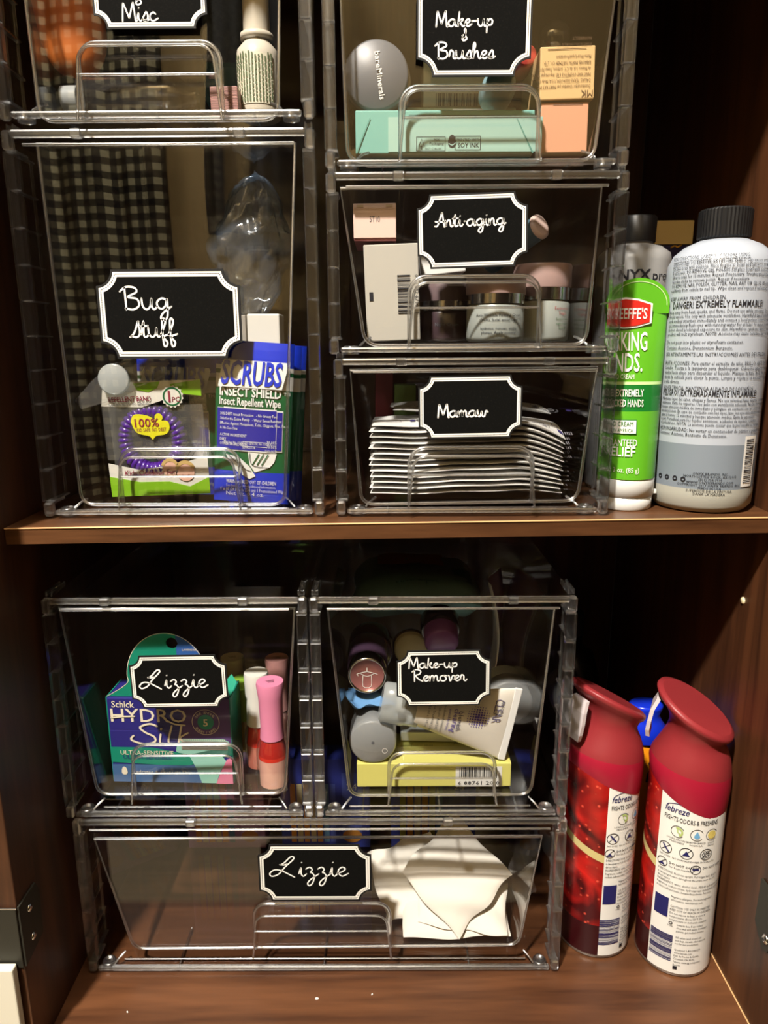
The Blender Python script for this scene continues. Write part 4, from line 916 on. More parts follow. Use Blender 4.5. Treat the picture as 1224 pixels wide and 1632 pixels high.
m.loft(rings, BLK); m.text('Farmlife', .004, h*.44, .012, mat('silver_script', (170, 170, 172), .4), y=-.0096, width=w*.8, rot=-.12); m.build('pouch_body', T)
TAN = mat('tan_card', (206, 172, 120), .5); PEA = mat('peach_card', (206, 150, 118), .5)
T, m, w, h, y = cuboid('peach_box', 'peach square carton end, lower box at the right of the brushes bin', 'box', (861, 170), (938, 169), (936, 249), (862, 251), .012, .07, PEA, z0=ZC+.0012)
m.rect(w*.06, h*.95, w*.62, .0004, DARKI, y=y); m.build('carton_body', T); pz = ZC+h+.002
T, m, w, h, y = cuboid('tan_box', 'tan carton with upside-down fine print, resting on the peach box', 'box', (863, 84), (950, 77), (947, 166), (860, 165), .010, .06, TAN, z0=pz)
m.text('MK', w*.36, h*.16, .0050, mat('brown_print', (92, 66, 40), .6), y=y, rot=PI); BRN = MATS['brown_print']
for i, t in enumerate(('Distributed by / Distribué par MARY KAY INC.', 'DALLAS, TEXAS 75254-3099, U.S.A. Made in U.S.A.', 'MARY KAY COSMETICS LTD. Importé par Mary Kay', 'de México, S.A. de C.V., Addison, Texas 75001', 'PARA PIEL MIXTA, PARTNER CO., LTD.', 'Matte-Wear Liquid Foundation', '', 'IVORY N 100 / IVOIRE N 100', 'NON/BELLY')):
    if t: m.text(t, w*.42, h*.27+i*.0031, .0026, BRN, y=y, rot=PI, al='L', sx=.62 if len(t) > 20 else .8, res=1)
m.rect(-w*.02, h*.94, w*.7, .0004, BRN, y=y); m.build('carton_body', T)
m = MB(); m.lathe([(.0005, -.0005), (.0060, 0), (.0088, .003), (.0096, .009), (.0080, .018), (.004, .030)], PETG, 28, axis='y'); p = at(888, 53, .05)
tag(m.build('clear_dome', loc=p), 'clear round dome above the tan box in the brushes bin', 'dome')
m = MB(); m.lathe([(.0001, 0), (.0050, 0), (.0060, .001), (.0064, .012), (.0064, .024)], mat('coral_plastic', (190, 72, 62), .4), 24, axis='y'); p = at(840, 87, .030)
tag(m.build('lipstick', loc=p), 'coral round tube end peeking out right of the Make-up & Brushes card', 'lipstick')
m = MB(); m.lathe([(.0001, 0), (.0070, 0), (.0086, .002), (.0090, .010), (.0105, .012), (.0105, .03)], mat('pale_blue_plastic', (140, 168, 172), .3), 28, axis='y'); p = at(800, 128, .026)
tag(m.build('round_box', loc=p), 'pale blue round pot below the Make-up & Brushes card', 'pot')

# --- anti-aging bin
ZD = .4685
PNK = mat('blush_card', (226, 196, 184), .5); PNK2 = mat('rose_card', (176, 110, 112), .5)
T, m, w, h, y = cuboid('cardboard_box', 'grey white carton with a sideways barcode, standing at the left of the Anti-aging bin', 'box', (577, 396), (666, 391), (675, 546), (592, 548), .011, .016, mat('greyish_card', (184, 180, 170), .55), z0=ZD+.0008)
m.bars(w*.22, h*.48, w*.24, h*.40, DARKI, 11, y=y, vertical=True); m.text('0 11172 67104 1', w*.42, h*.48, .0034, DARKI, y=y, rot=-PI/2, width=h*.40, res=1); m.rect(-w*.39, h*.47, .0024, .0052, DARKI, y=y); m.build('carton_body', T); hz = ZD+h+.002
c, w, h, a = fit((564, 327), (633, 321), (630, 385), (563, 381), .013)
T = thing('blush_box', 'small pink carton stamped 5T10, lying end-on over the grey white carton', 'box', (c.x, .013+.025, hz+.0010), (0, -a, 0))
m = MB(); m.box((0, 0, h/2), (w, .050, h), PNK2, .0006); m.box((0, -.0252, h*.53), (w, .0012, h*.94), PNK, .0004)
m.text('5T10', 0, h*.50, .0048, GREYI, y=-.0260, width=w*.24); m.rect(-w*.34, h*.93, w*.16, .0014, mat('flap_tan', (206, 180, 150), .6), y=-.0261); m.rect(w*.34, h*.93, w*.16, .0014, MATS['flap_tan'], y=-.0261); m.build('carton_body', T)
T, m, w, h, y = cuboid('folded_leaflet', 'white carton lying tilted under the lower left corner of the Anti-aging card', 'box', (668, 378), (744, 372), (742, 430), (678, 440), .030, .024, PAPER, z0=ZD+.0425); m.build('carton_body', T)
SILV = mat('silver_collar', (190, 188, 182), .15, 1); MAUVE = mat('lid_mauve', (170, 142, 136), .35); FRG = mat('frosted_glass_jar', (176, 182, 176), .3, trans=.25); DKJ = mat('dark_plum_jar', (62, 48, 52), .25, coat=.5)
def jar(name, label, px, py_b, Y, r, hb, hc, hl, body, lid, texts=()):
    p = at(px, py_b, Y); T = thing(name, label, 'jar', (p.x, Y+r, ZD))
    m = MB(); m.lathe([(r*.86, 0), (r*.96, .0008), (r*.98, .003), (r*.98, hb-.002), (r*.9, hb)], body, 44)
    for t, z, u, ink, s in texts: m.text(t, u, z, s, ink, wrap(r*.98), res=1)
    m.build('jar_body', T); m = MB(); m.lathe([(r*.97, hb), (r*.97, hb+hc)], SILV, 44); m.build('collar', T)
    m = MB(); m.lathe([(r, hb+hc), (r*1.01, hb+hc+.001), (r*1.01, hb+hc+hl-.0015), (r*.97, hb+hc+hl)], lid, 44); m.build('lid', T); return T
LR = mat('label_red', (180, 60, 54), .5); LGN = mat('label_green', (70, 110, 60), .5)
jar('cream_jar', 'frosted jar with a mauve lid at the right of the Anti-aging bin', 869, 548, .0330, .0195, .0265, .0080, .0150, FRG, MAUVE, [('Fermented', .020, .012, LR, .0030), ('Triple', .0168, .012, LR, .0030), ('Facial cream', .0135, .012, LGN, .0022), ('night repair', .0105, .012, LGN, .0022), ('firming', .0078, .012, LGN, .0022)])
jar('glass_jar', 'pale glass jar with mauve lid and small print, seen through the Anti-aging pull', 795, 548, .0065, .0188, .0230, .0060, .0110, FRG, MAUVE, [('Anti-Wrinkle Firming Cream', .0150, 0, DARKI, .0026), ('Crema facial antiarrugas', .0122, 0, DARKI, .0026), ('hydrates, renews, visibly', .0070, 0, DARKI, .0024), ('plumps. Apply morning', .0045, 0, DARKI, .0024)])
jar('plum_jar', 'dark plum jar with a silver collar, between the carton and the pale glass jar', 712, 548, .0300, .0178, .0200, .0060, .0120, DKJ, mat('lid_plum', (110, 92, 94), .35), [('Night Cream', .010, 0, GREYI, .0030)])
T = thing('cream_tube', 'slate blue tube with a pale pink round end, leaning behind the Anti-aging card', 'tube', at(859, 362, .030))
m = MB(); d = Vector((-.026, .034, -.016)); m.tube([Vector((0, .0, 0)), d*.3, d*.7, d], [.0076, .0082, .0090, .0094], mat('slate_tube', (86, 112, 124), .35), 28); m.build('tube', T)
q = d.normalized(); m = MB(); m.tube([-q*.0022, -q*.0012, q*.0002], [.0060, .0078, .0080], mat('blush_end', (228, 198, 186), .45), 28); m.build('end_cap', T)

# --- sachets
ZE = .3699
SAC = mat('sachet_white', (226, 224, 220), .35); SINK = mat('sachet_purple', (64, 54, 120), .5); SGR = mat('sachet_grey', (120, 118, 122), .5)
NS = 13
def sachet(i, label, dx, z, rz, seed, wd=.127, dp=.060, tilt=0):
    m = MB(); hf = pad(m, wd, dp, .0033, SAC, seed, .0016, 34, 12, droop=.0006*i+.0004)
    f = lambda u, v: tuple(Vector(hf(u, v))+Vector((0, 0, .0004)))
    for k in range(5):
        u = -wd/2+.014+k*.0245
        g = lambda a, b: (a, b, hf(a, b)[2]+.0006)
        m.ring(u, -dp*.30, .0046, .0052, SGR, g, n=14); m.text('SPF', u, -dp*.33, .0030, SGR, g, res=1)
        m.rect(u+.0125, -dp*.30, .0034, .0048, SINK, g); m.text('Balmex', u+.0125, -dp*.18, .0032, SINK, g, res=1)
        for q in range(4): m.rect(u+.0158+q*.0014, -dp*.30, .0006, .0040, SGR, g)
    o = m.build('sachet', loc=(.2680+dx, .0405, z), rot=(tilt, 0, rz)); tag(o, label, 'sachet', 'white sachets in the shelf bin'); return o
ORD = ['bottom', 'second', 'third', 'fourth', 'fifth', 'sixth', 'seventh', 'eighth', 'ninth', 'tenth', 'eleventh', 'twelfth', 'topmost']
r = random.Random(12)
for i in range(NS):
    t = ORD[i]; lab = f'{t} white printed sachet of the stack in the lower right shelf bin' if i in (0, NS-1) else f'{t} white printed sachet from below in the shelf bin stack'
    sachet(i, lab, r.uniform(-.0010, .0010), ZE+.0037*i, r.uniform(-.004, .004), 40, .127+r.uniform(-.002, .001), .060+r.uniform(-.002, .002))
o = sachet(4, 'loose white sachet lying behind the stack of sachets, partly above it', .006, ZE+.0037*NS+.0040, .04, 40, .110, .050, .02); o.location.y = .070
T, m, w, h, y = cuboid('green_red_box', 'small green carton with a red dot at the back left of the sachet bin', 'box', (628, 624), (662, 624), (662, 760), (628, 760), .110, .02, mat('leaf_green_card', (128, 156, 84), .6), z0=.3692)
m.ring(-w*.2, h*.62, 0, .0022, RED, y=y, n=12); m.build('carton_body', T)
T, m, w, h, y = cuboid('maroon_box', 'dark red carton standing left of the small green carton in the sachet bin', 'box', (598, 606), (626, 606), (626, 760), (598, 760), .115, .03, mat('maroon_card', (112, 40, 44), .5), z0=.3692); m.build('carton_body', T)

# --- razor and nail polish bin
ZF = .1485
RZT = mat('razor_teal', (24, 138, 112), .35, coat=.3); RZN = mat('razor_indigo', (46, 42, 124), .35, coat=.3); RZP = mat('razor_plum', (84, 52, 118), .35, coat=.3); RZB = mat('razor_blue', (54, 96, 168), .35, coat=.3); RZS = mat('razor_slate', (70, 104, 150), .35); RZM = mat('razor_mint', (150, 206, 190), .4); RZK = mat('razor_pink', (226, 130, 164), .4); CRM = mat('print_cream', (236, 226, 202), .5); BLADE = mat('print_silver', (180, 176, 164), .35, .6)
c, w, h, a = fit((162, 1110), (362, 1116), (372, 1246), (182, 1250), .022)
TZ = thing('razor_box', 'teal and indigo razor carton with an arched hang tab, standing in the nail polish bin', 'box', (c.x+.001, .022, ZF+.001), (0, -a*.35, -.03))
D_ = .030
m = MB(); m.box((0, D_/2, h*.31), (w, D_, h*.62), RZN, .0008); m.box((0, D_/2, h*.80), (w, D_, h*.38), RZN, .0008)
m.box((w/2+.0002, D_/2, h/2), (.0008, D_*.98, h*.99), RZT); m.box((-w/2-.0002, D_/2, h/2), (.0008, D_*.98, h*.99), RZT)
y = -.0004; yy = -.0008; y3 = -.0012
m.rect(w*.30, h*.70, w*.40, h*.60, RZP, y=-.0002)
m.flat([(-w*.5, h*.24), (w*.1, h*.20), (w*.5, h*.34), (w*.5, h*.46), (w*.15, h*.34), (-w*.15, h*.42), (-w*.5, h*.42)], RZT, y=y); m.rect(0, h*.11, w, h*.21, RZS, y=y)
m.text('Schick', -w*.46, h*.885, .0072, CRM, y=y, al='L', width=w*.185, bold=.01); m.text('HYDRO', -w*.475, h*.72, .0150, CRM, y=y, al='L', width=w*.62, bold=.006)
m.stroke([(-w*.47, h*.765), (-w*.38, h*.78), (-w*.28, h*.785)], .0012, CRM, y=yy); m.stroke([(-w*.02, h*.745), (w*.05, h*.70), (w*.13, h*.69)], .0012, CRM, y=yy)
m.stroke([(-w*.10, h*.675), (-w*.16, h*.70), (-w*.24, h*.66), (-w*.20, h*.60), (-w*.13, h*.55), (-w*.13, h*.49), (-w*.22, h*.465), (-w*.32, h*.51), (-w*.30, h*.56)], .0015, CRM, y=yy)
m.stroke([(-w*.075, h*.58), (-w*.085, h*.485), (-w*.06, h*.475)], .0014, CRM, y=yy); m.stroke([(-w*.068, h*.64), (-w*.066, h*.645)], .0018, CRM, y=yy)
m.stroke([(.002, h*.68), (-w*.015, h*.50), (.001, h*.475)], .0014, CRM, y=yy); m.stroke([(w*.10, h*.68), (w*.065, h*.47)], .0014, CRM, y=yy); m.stroke([(w*.15, h*.60), (w*.085, h*.54), (w*.13, h*.48), (w*.20, h*.455), (w*.22, h*.47)], .0013, CRM, y=yy)
cx, cz = w*.30, h*.725; m.ring(cx, cz, .0098, .0102, CRM, y=y, n=30); m.ring(cx, cz, 0, .0060, RZT, y=y, n=24); m.text('5', cx, cz-.0028, .0078, CRM, y=yy, bold=.02)
for tx, r0, a0, dr in (('CURVE SENSING', .0070, 2.62, -1), ('BLADES / LAMES', .0090, 3.75, 1)):
    for i, ch in enumerate(tx):
        t = a0+dr*i*(2.05/len(tx)); m.text(ch, cx+r0*math.cos(t), cz+r0*math.sin(t), .0027, CRM, y=yy, rot=t-PI/2 if dr < 0 else t+PI/2, res=1)
m.flat([(w*.04, h*.38), (w*.06, h*.50), (w*.10, h*.53), (w*.44, h*.53), (w*.48, h*.50), (w*.50, h*.36), (w*.46, h*.33), (w*.08, h*.34)][::-1], RZM, y=y); m.rect(w*.28, h*.455, w*.38, h*.10, BLADE, y=yy)
for i in range(5): m.rect(w*.28, h*(.425+.018*i), w*.36, .0003, DARKI, y=y3)
for i in range(22): m.rect(w*(.10+.0165*i), h*.52, .0005, .0010, CRM, y=yy); m.rect(w*(.10+.0165*i), h*.345, .0005, .0010, CRM, y=yy)
m.flat([(w*.15, h*.33), (w*.42, h*.33), (w*.46, h*.26), (w*.40, h*.16), (w*.36, .0005), (w*.24, .0005), (w*.20, h*.18)], RZM, y=yy)
m.flat([(w*.46, h*.30), (w*.5, h*.32), (w*.5, .0005), (w*.36, .0005), (w*.40, h*.14)][::-1], RZK, y=y3)
m.text('ULTRA-SENSITIVE', -w*.42, h*.335, .0050, CRM, y=yy, al='L', width=w*.44); m.text('ULTRA-SENSIBLE', -w*.40, h*.285, .0046, RZN, y=yy, al='L', width=w*.40)
m.flat([(-w*.40+.0022*math.cos(t), h*.125+(.0022 if math.sin(t) < 0 else .0046)*math.sin(t)) for t in [2*PI*i/14 for i in range(14)]], CRM, y=yy); m.text('Hydrates & Protects Skin', -w*.34, h*.115, .0036, CRM, y=yy, al='L', width=w*.50, res=1)
m.build('carton_body', TZ)
# arched hang tab with a hole
m = MB(); top = [(-w*.5, h*.995), (-w*.38, h*1.09), (-w*.32, h*1.155), (-w*.315, h*1.20)]
dome = [(w*.005+w*.325*math.cos(t), h*1.22+h*.49*math.sin(t)) for t in [PI*(1-i/24) for i in range(25)]]
o = top+dome+[(w*.325, h*1.20), (w*.33, h*1.155), (w*.40, h*1.09), (w*.5, h*.995)]; hx, hzc, hr = w*.06, h*1.60, .0042
def tabm(u): return RZT if u < w*.10 else RZB
def span(x):                                                        # upper edge of the tab above x
    P = o
    for (x0, z0), (x1, z1) in zip(P, P[1:]):
        if x0 <= x <= x1 or x1 <= x <= x0:
            if abs(x1-x0) > 1e-6: return z0+(z1-z0)*(x-x0)/(x1-x0)
    return h
N_ = 64
for i in range(N_):
    xa, xb = -w*.5+w*i/N_, -w*.5+w*(i+1)/N_; xm = (xa+xb)/2; za, zb_ = span(xa+1e-7), span(xb-1e-7)
    if abs(xm-hx) < hr:
        q0 = math.sqrt(max(0, hr*hr-min(hr, abs(xa-hx))**2)); q1 = math.sqrt(max(0, hr*hr-min(hr, abs(xb-hx))**2))
        m.prism([(xa, h*.995), (xb, h*.995), (xb, hzc-q1), (xa, hzc-q0)], .002, .0028, tabm(xm)); m.prism([(xa, hzc+q0), (xb, hzc+q1), (xb, zb_), (xa, za)], .002, .0028, tabm(xm))
    else: m.prism([(xa, h*.995), (xb, h*.995), (xb, zb_), (xa, za)], .002, .0028, tabm(xm))
m.stroke(o, .0004, CRM, y=.0018, n=2); m.text('4', -w*.27, h*1.22, .0062, CRM, y=.0017); m.text('LAVENDER', w*.20, h*1.52, .0022, CRM, y=.0017, res=1)
m.flat([(w*.36, h*1.0), (w*.5, h*.995), (w*.56, h*1.16), (w*.52, h*1.25)][::-1], mat('razor_bright_teal', (70, 206, 170), .4), y=.0040)
m.build('hang_tab', TZ)

def polish(label, px, py_top, Y, capc, liq, ht=.082, rb=.0112, bot=None, taper=.9, mark=True):
    p = at(px, py_top, Y); ht = p.z-ZF+.0012; T = thing('nail_polish', label, 'nail polish bottle', (p.x, Y, ZF), (0, 0, .1), 'nail polish bottles')
    hb = ht*.52; GLS = PETG; m = MB()
    m.lathe([(rb*.94, .0), (rb, .0012), (rb*.98, hb*.70), (rb*.88, hb*.82), (rb*.62, hb*.93), (rb*.58, hb)], GLS, 32); m.build('glass', T)
    m = MB(); cols = liq; k = len(cols); prof = [(rb*.84, .0042)]; ms = []
    hs = [.0042+(hb*.90-.0042)*f for f in (cols[i][0] for i in range(k))]
    for (f, c), z in zip(cols, hs): prof += [(rb*.86*(1 if z < hb*.72 else .78), z)]; ms.append(c)
    m.lathe(prof, ms, 28); m.build('polish', T)
    m = MB(); rc = rb*.80; m.lathe([(rc*taper, hb-.003), (rc*.93*taper, hb+.006), (rc*taper, hb+(ht-hb)*.7), (rc*1.03, ht-.002), (rc*.98, ht)], mat('polish_cap_%s' % capc[0], capc[1], .35), 36)
    if mark:
        for i in range(3): m.stroke([(-.003+.001*i, .0004-.0015*i), (0, .0008-.0014*i), (.003, .0012-.0016*i)], .0004, DARKI, lambda u, v: (u, v, ht+.0003))
    m.build('cap', T); return T
SALM = mat('salmon_lacquer', (246, 188, 174), .3); REDL = mat('red_lacquer', (236, 52, 28), .2); DRED = mat('dark_red_lacquer', (190, 30, 18), .2); BLUSH = mat('blush_lacquer', (206, 120, 104), .3); LIMEC = mat('lime_lacquer', (196, 170, 60), .4); MAUL = mat('mauve_lacquer', (160, 110, 104), .3)
polish('pink capped nail polish, nearest the front of the razor bin', 430, 1088, .0185, ('pink', (226, 138, 172)), [(.60, SALM), (.68, REDL), (1, DRED)], .0815, .0122)
polish('white capped red nail polish just behind the pink capped one', 408, 1073, .0425, ('white', (228, 226, 218)), [(.55, BLUSH), (1, REDL)], .0840, .0112, taper=1.0, mark=False)
polish('mauve capped nail polish at the back right of the razor bin', 441, 1050, .0620, ('mauve', (170, 124, 120)), [(1, MAUL)], .0880, .0112)
polish('lime capped nail polish between the razor carton and the white capped one', 389, 1083, .0660, ('lime', (150, 196, 70)), [(1, LIMEC)], .0760, .0105, mark=False)
polish('beige capped nail polish behind the right edge of the razor carton', 370, 1049, .0900, ('beige', (182, 172, 146)), [(1, MAUL)], .0840, .0118)

# --- make-up remover bin
ZG = .1500
YLW = mat('pale_yellow_card', (220, 214, 118), .5)
T, m, w, h, y = cuboid('yellow_box', 'pale yellow carton with a barcode lying at the bottom of the Make-up Remover bin', 'box', (568, 1216), (816, 1216), (813, 1252), (570, 1254), .014, .042, YLW, z0=ZG+.0006)
m.rect(w*.29, h*.45, w*.30, h*.86, PAPER, y=y); m.bars(w*.29, h*.62, w*.25, h*.46, DARKI, 21, y=y-.0003); m.text('6 88761 20 0', w*.29, h*.10, .0044, DARKI, y=y-.0003, width=w*.27, res=1)
m.rect(-w*.13, h*.05, w*.62, .0004, mat('yellow_crease', (150, 144, 70), .5), y=y); m.text('AVON', w*.22, .004, .0060, MATS['yellow_crease'], lambda u, v: (u, v, h+.0003)); m.text('blemish clearing lotion 30 ml', -w*.15, .002, .0030, MATS['yellow_crease'], lambda u, v: (u, v, h+.0003)); m.build('carton_body', T); YT = ZG+h
FG = mat('frosted_grey_lid', (146, 148, 148), .4, trans=.15)
T = thing('lotion_tube', 'lying tube, round grey frosted lid facing out, bottom left of the remover bin', 'tube', (at(592, 1172, .014).x+.001, .014, YT+.0176))
m = MB(); m.lathe([(.0001, 0), (.0156, 0), (.0170, .0015), (.0172, .006), (.0172, .024), (.0160, .0245)], FG, 44, axis='y'); m.ring(0, 0, 0, .0012, GREYI, y=-.0003, n=10); m.ring(.0085, -.0065, .0017, .0020, PAPER, y=-.0003, n=12); m.build('lid', T)
m = MB(); m.lathe([(.0156, .024), (.0158, .060), (.0150, .090)], FROST, 40, axis='y'); m.build('tube_body', T)
T = thing('pink_lid_bottle', 'lying bottle, rosy brown foil lid facing out with a scratched doodle', 'bottle', (at(585, 1077, .024).x, .024, at(585, 1077, .024).z))
m = MB(); m.lathe([(.0001, .0006), (.0122, .0006), (.0124, -.0002), (.0136, -.0002), (.0140, .001), (.0140, .012)], [mat('rosy_foil', (150, 96, 92), .3, .3)]+[SILV]*4, 44, axis='y')
for pts in ([(-.0075, .0012), (0, .0030), (.0075, .0010)], [(-.0028, .0008), (-.0030, -.0085), (.0028, -.0085), (.0030, .0008)], [(0, .0030), (0, .0060)], [(-.0075, .0012), (-.0065, -.0002)], [(-.0046, .0016), (0, -.0006), (.0050, .0016)]): m.stroke(pts, .0004, PAPER, y=.0003, n=3)
m.build('lid', T); m = MB(); m.lathe([(.0130, .012), (.0150, .016), (.0150, .044), (.0140, .046)], mat('plum_bottle', (56, 40, 56), .3), 36, axis='y'); m.build('bottle', T)
m = MB(); hf = pad(m, .036, .030, .0050, mat('blue_cloth', (98, 146, 196), .8), 9, .0040, 24, 14); p = at(590, 1112, .022)
tag(m.build('blue_cloth', loc=(p.x, .038, p.z-.0085), rot=(0, .10, .1)), 'crumpled light blue cloth squeezed under the rosy brown lid', 'cloth')
# slanting white squeeze tube
c0, c1, c2 = at(612, 1119, .0170), at(662, 1127, .0170), at(818, 1155, .0170)
T = thing('squeeze_tube', 'white squeeze tube with a frosted cap lying slanted below the Make-up Remover card', 'tube', c1)
ax = (c2-c1); L = ax.length; ang = math.atan2(ax.z, ax.x); T.rotation_euler = (0, -ang, 0)
CRT = mat('tube_ivory', (232, 226, 214), .35)
m = MB(); rings = []
for i in range(13):
    t = i/12; hz_ = .0125+(.0285-.0125)*t; hy = .0098*(1-t)**.7+.0012
    rings.append([(t*L*.93, hy*math.cos(2*PI*j/36), hz_*math.sin(2*PI*j/36)) for j in range(36)])
m.loft(rings, CRT)
m.box((L*.965, 0, 0), (L*.075, .0022, .0575), WHITE, .0006)
def sf(u, v):
    t = min(1, max(0, u/(L*.93))); hz_ = .0125+.016*t; hy = .0098*(1-t)**.7+.0012; return (u, -hy*math.sqrt(max(.02, 1-(v/hz_)**2))-.0005, v)
m.text('AVON', L*.82, .013, .0040, GREYI, sf, rot=-PI/2, res=1); m.text('CLEAR', L*.76, .010, .0095, mat('soft_violet_ink', (112, 106, 136), .5), sf, rot=-PI/2, width=.018)
for i in range(9):
    for j in range(9):
        d = math.hypot(i-4, j-4)
        if d < 4.6: m.rect(L*.62+(i-4)*.0019, .004+(j-4)*.0019, .0017*(1.05-d*.15), .0017*(1.05-d*.15), mat('dot_violet', (82, 62, 168), .5), sf)
for i, (t, s, ink) in enumerate((('blemish', .0052, NAVY), ('clearing', .0062, MATS['dot_violet']), ('invisible lotion', .0030, MATS['dot_violet']), ('medicated treatment', .0026, GREYI), ('Salicylic Acid 2.0%', .0026, GREYI), ('Acne Treatment Lotion', .0026, GREYI), ('30 ml e 1.0 fl. oz.', .0026, GREYI))):
    m.text(t, L*(.42-.052*i), -.001, s, ink, sf, rot=-PI/2, res=1)
m.build('tube_body', T)
m = MB(); m.lathe([(.0130, -.0250), (.0150, -.0235), (.0158, -.008), (.0150, -.0072), (.0146, .003)], FROST, 40, 1, .70, axis='x'); m.lathe([(.0060, -.014), (.0066, .0)], CRT, 20, axis='x')
for i in range(3): m.ring(0, 0, .0141, .0143, WHITE, lambda u, v, q=i: (-.020+q*.005, u, v*.70), n=30)
m.build('cap', T, None, (PI/2, 0, 0))
T, m, w, h, y = cuboid('white_carton', 'white carton lying between the yellow carton and the slanted white tube', 'box', (638, 1172), (800, 1178), (800, 1190), (638, 1188), .042, .03, PAPER, z0=YT+.0012); m.build('carton_body', T)
T = thing('grey_jar', 'round grey frosted jar end behind the slanted tube, at the right of the remover bin', 'jar', (at(810, 1166, .080).x, .080, YT+.0130))
m = MB(); m.lathe([(.0001, 0), (.0170, 0), (.0190, .001), (.0192, .016), (.0180, .017)], FG, 44, axis='y'); m.build('lid', T); m = MB(); m.lathe([(.0180, .017), (.0186, .020), (.0186, .032)], FROST, 40, axis='y'); m.build('jar_body', T)
T = thing('purple_bottle', 'dark bottle with a purple cap pointing to the front, above the Make-up Remover card', 'bottle', (at(704, 1026, .075).x, .075, at(704, 1026, .075).z), (.35, 0, 0))
m = MB(); m.lathe([(.0001, 0), (.0120, 0), (.0135, .0016), (.0140, .014)], mat('purple_cap', (118, 72, 136), .35), 36, axis='y'); m.build('cap', T)
m = MB(); m.lathe([(.0150, .014), (.0160, .016), (.0160, .028), (.0150, .030)], mat('dark_violet', (38, 32, 48), .25, coat=.5), 36, axis='y'); m.build('bottle', T)
T = thing('beige_lid_jar', 'beige lid of a jar left of the purple capped bottle', 'jar', (at(655, 1036, .098).x, .098, at(655, 1036, .098).z))
m = MB(); m.lathe([(.0001, 0), (.0125, 0), (.0140, .0015), (.0140, .006), (.0150, .006), (.0150, .010)], [mat('beige_lid', (176, 166, 136), .4)]*3+[DKJ]*2, 36, axis='y'); m.build('jar_body', T)
T = thing('plum_bottle', 'dark plum bottle end lying behind the rosy brown lid', 'bottle', (at(590, 1044, .074).x, .074, at(590, 1044, .074).z))
m = MB(); m.lathe([(.0001, 0), (.0160, 0), (.0178, .002), (.0178, .026)], mat('plum_black', (50, 42, 56), .2, coat=.6), 36, axis='y'); m.build('bottle', T)
AQ = mat('wipes_aqua', (136, 184, 184), .4, coat=.3); AQ2 = mat('wipes_teal', (60, 140, 146), .4, coat=.3); ORGP = mat('wipes_amber', (190, 128, 50), .4)
a, b = at(560, 990, .110), at(772, 990, .110)
T = thing('wipes_pack', 'aqua pack of wipes lying at the back of the Make-up Remover bin', 'packet', ((a.x+b.x)/2, .166, .236))
m = MB(); hf = pad(m, b.x-a.x, .100, .036, AQ, 5, .003, 26, 16); g = lambda u, v: (u, v, hf(u, v)[2]+.0012)
m.rect(-.004, .018, .060, .030, ORGP, g, n=8); m.rect(.040, -.020, .016, .030, AQ2, g, n=3); m.ring(.022, -.020, .0030, .0042, AQ2, g, n=14); m.text('facial wipes', 0, -.040, .008, AQ2, g); m.build('pack', T)
p = at(790, 1000, .080); m = MB(); rings = []
for i in range(15):
    v = i/14; rings.append([(x+.010*math.sin(v*2.6)-.006, yv+.0, .118*v-.028) for x, yv in ((-.0004+.012*s+.004*math.sin(s*5+v*3), .05*s) for s in (0, .25, .5, .75, 1))]+[(x+.010*math.sin(v*2.6)-.0054, yv, .118*v-.028) for x, yv in ((-.0004+.012*s+.004*math.sin(s*5+v*3), .05*s) for s in (1, .75, .5, .25, 0))])
m.loft(rings, PAPER); m.text('Directions apply to face', 0, 0, .0045, GREYI, lambda u, v: (.001, .012-v*.3, .05+u*.6), res=1)
tag(m.build('paper_sheet', loc=(p.x+.002, .120, .1795)), 'curled white paper sheet standing along the right of the Make-up Remover bin', 'paper')

# --- wide bin: boxes at the back, white pads in front
ZH = .0100
def crayon_box(label, x, wd, col, win, stripes, Y=.128, hh=.092):
    T = thing('crayon_box', label, 'box', (x, Y+.012, ZH), (0, 0, 0), 'small boxes at the back of the wide bin')
    m = MB(); m.box((0, 0, hh/2), (wd, .024, hh), col, .0006); y = -.0124
    n = len(stripes)
    for i, s in enumerate(stripes): m.rect(-wd*.36+wd*.52*i/n, hh*.40, wd*.52/n*.80, hh*.66, s, y=y)
    m.rect(wd*.30, hh*.50, wd*.22, hh*.70, win, y=y); m.ring(wd*.30, hh*.14, 0, wd*.085, ORGP, y=y-.0003, n=16, sx=1.3)
    m.text('24', wd*.30, hh*.66, .010, PAPER, y=y-.0003); m.build('carton_body', T)
GO = mat('gold_stripe', (226, 156, 50), .4); CRS = mat('cream_stripe', (220, 206, 160), .5); BLS = mat('sky_stripe', (100, 140, 176), .5); NVB = mat('box_navy', (52, 62, 150), .5); LAV = mat('box_lavender', (170, 128, 176), .5); LAV2 = mat('box_lilac', (190, 156, 200), .5); NV2 = mat('box_periwinkle', (84, 98, 180), .5); YGS = mat('yellow_green_stripe', (176, 172, 70), .5); TANB = mat('box_tan', (136, 108, 70), .6)
x0 = at(190, 1340, .128).x
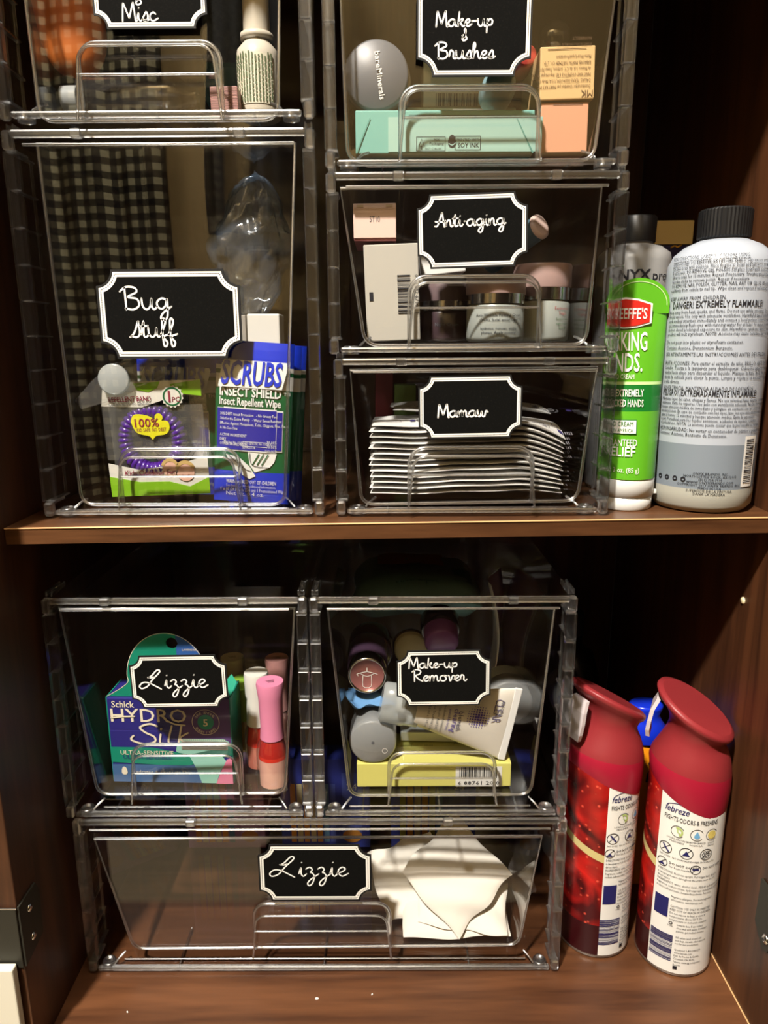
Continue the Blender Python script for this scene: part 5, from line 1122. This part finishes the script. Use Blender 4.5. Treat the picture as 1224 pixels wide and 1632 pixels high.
crayon_box('tan patterned box at the far left behind the wide bin front', x0+.022, .030, TANB, TANB, [CRS, GO, TANB])
crayon_box('lavender box with gold stripes behind the wide bin front', at(362, 1340, .128).x, .072, LAV, LAV2, [GO, CRS, GO, CRS, GO, BLS])
crayon_box('navy box with gold stripes above the card of the wide bin', at(520, 1340, .128).x, .082, NVB, NV2, [GO, CRS, GO, CRS, GO, BLS, NV2])
crayon_box('navy box with yellow stripes behind the white pads', at(690, 1340, .128).x, .078, NVB, NV2, [YGS, GO, CRS, GO, YGS, BLS])
PADW = mat('pad_white', (236, 230, 218), .75)
def pad_at(label, tl, tr, br, bl, Y, th, tilt, seed, amp=.006, dp=.075):
    c, w, h, a = fit(tl, tr, br, bl, Y); m = MB(); pad(m, w, dp, th, PADW, seed, amp, 40, 24)
    return tag(m.build('cotton_pad', loc=(c.x, Y+dp/2*math.cos(tilt), c.z), rot=(tilt, -a, 0)), label, 'pad', 'white pads in the wide bin')
def soft_pad(label, px, py, Y, w, d, th, lean, spin, seed, amp=.005, roll=0):
    p = at(px, py, Y); m = MB(); pad(m, w, d, th, PADW, seed, amp, 44, 30)
    o = m.build('cotton_pad', loc=p); o.rotation_mode = 'ZYX'; o.rotation_euler = (lean, roll, spin)
    return tag(o, label, 'pad', 'white pads in the wide bin')
soft_pad('lowest white pad lying flat at the right of the wide bin', 722, 1444, .050, .084, .066, .010, .12, .02, 3, .0014)
soft_pad('flat white pad second from below, its pointed edge sticking out to the right', 738, 1430, .047, .070, .058, .006, .28, -.16, 14, .0022)
soft_pad('big white pad on top, turned cornerwise with its tip hanging down', 726, 1392, .045, .064, .064, .005, .80, .76, 27, .0026, .05)
soft_pad('greyish white pad leaning behind the cornerwise one, next to the wide bin card', 652, 1396, .060, .056, .054, .005, .90, .34, 31, .0028, -.10)
m = MB(); pad(m, .020, .050, .003, FILM, 51, .006, 20, 20)
o = m.build('clear_wrapper', loc=at(832, 1372, .066)); o.rotation_euler = (1.1, .25, .1); tag(o, 'crinkled clear wrapper at the right end of the wide bin, beside the white pads', 'wrapper')
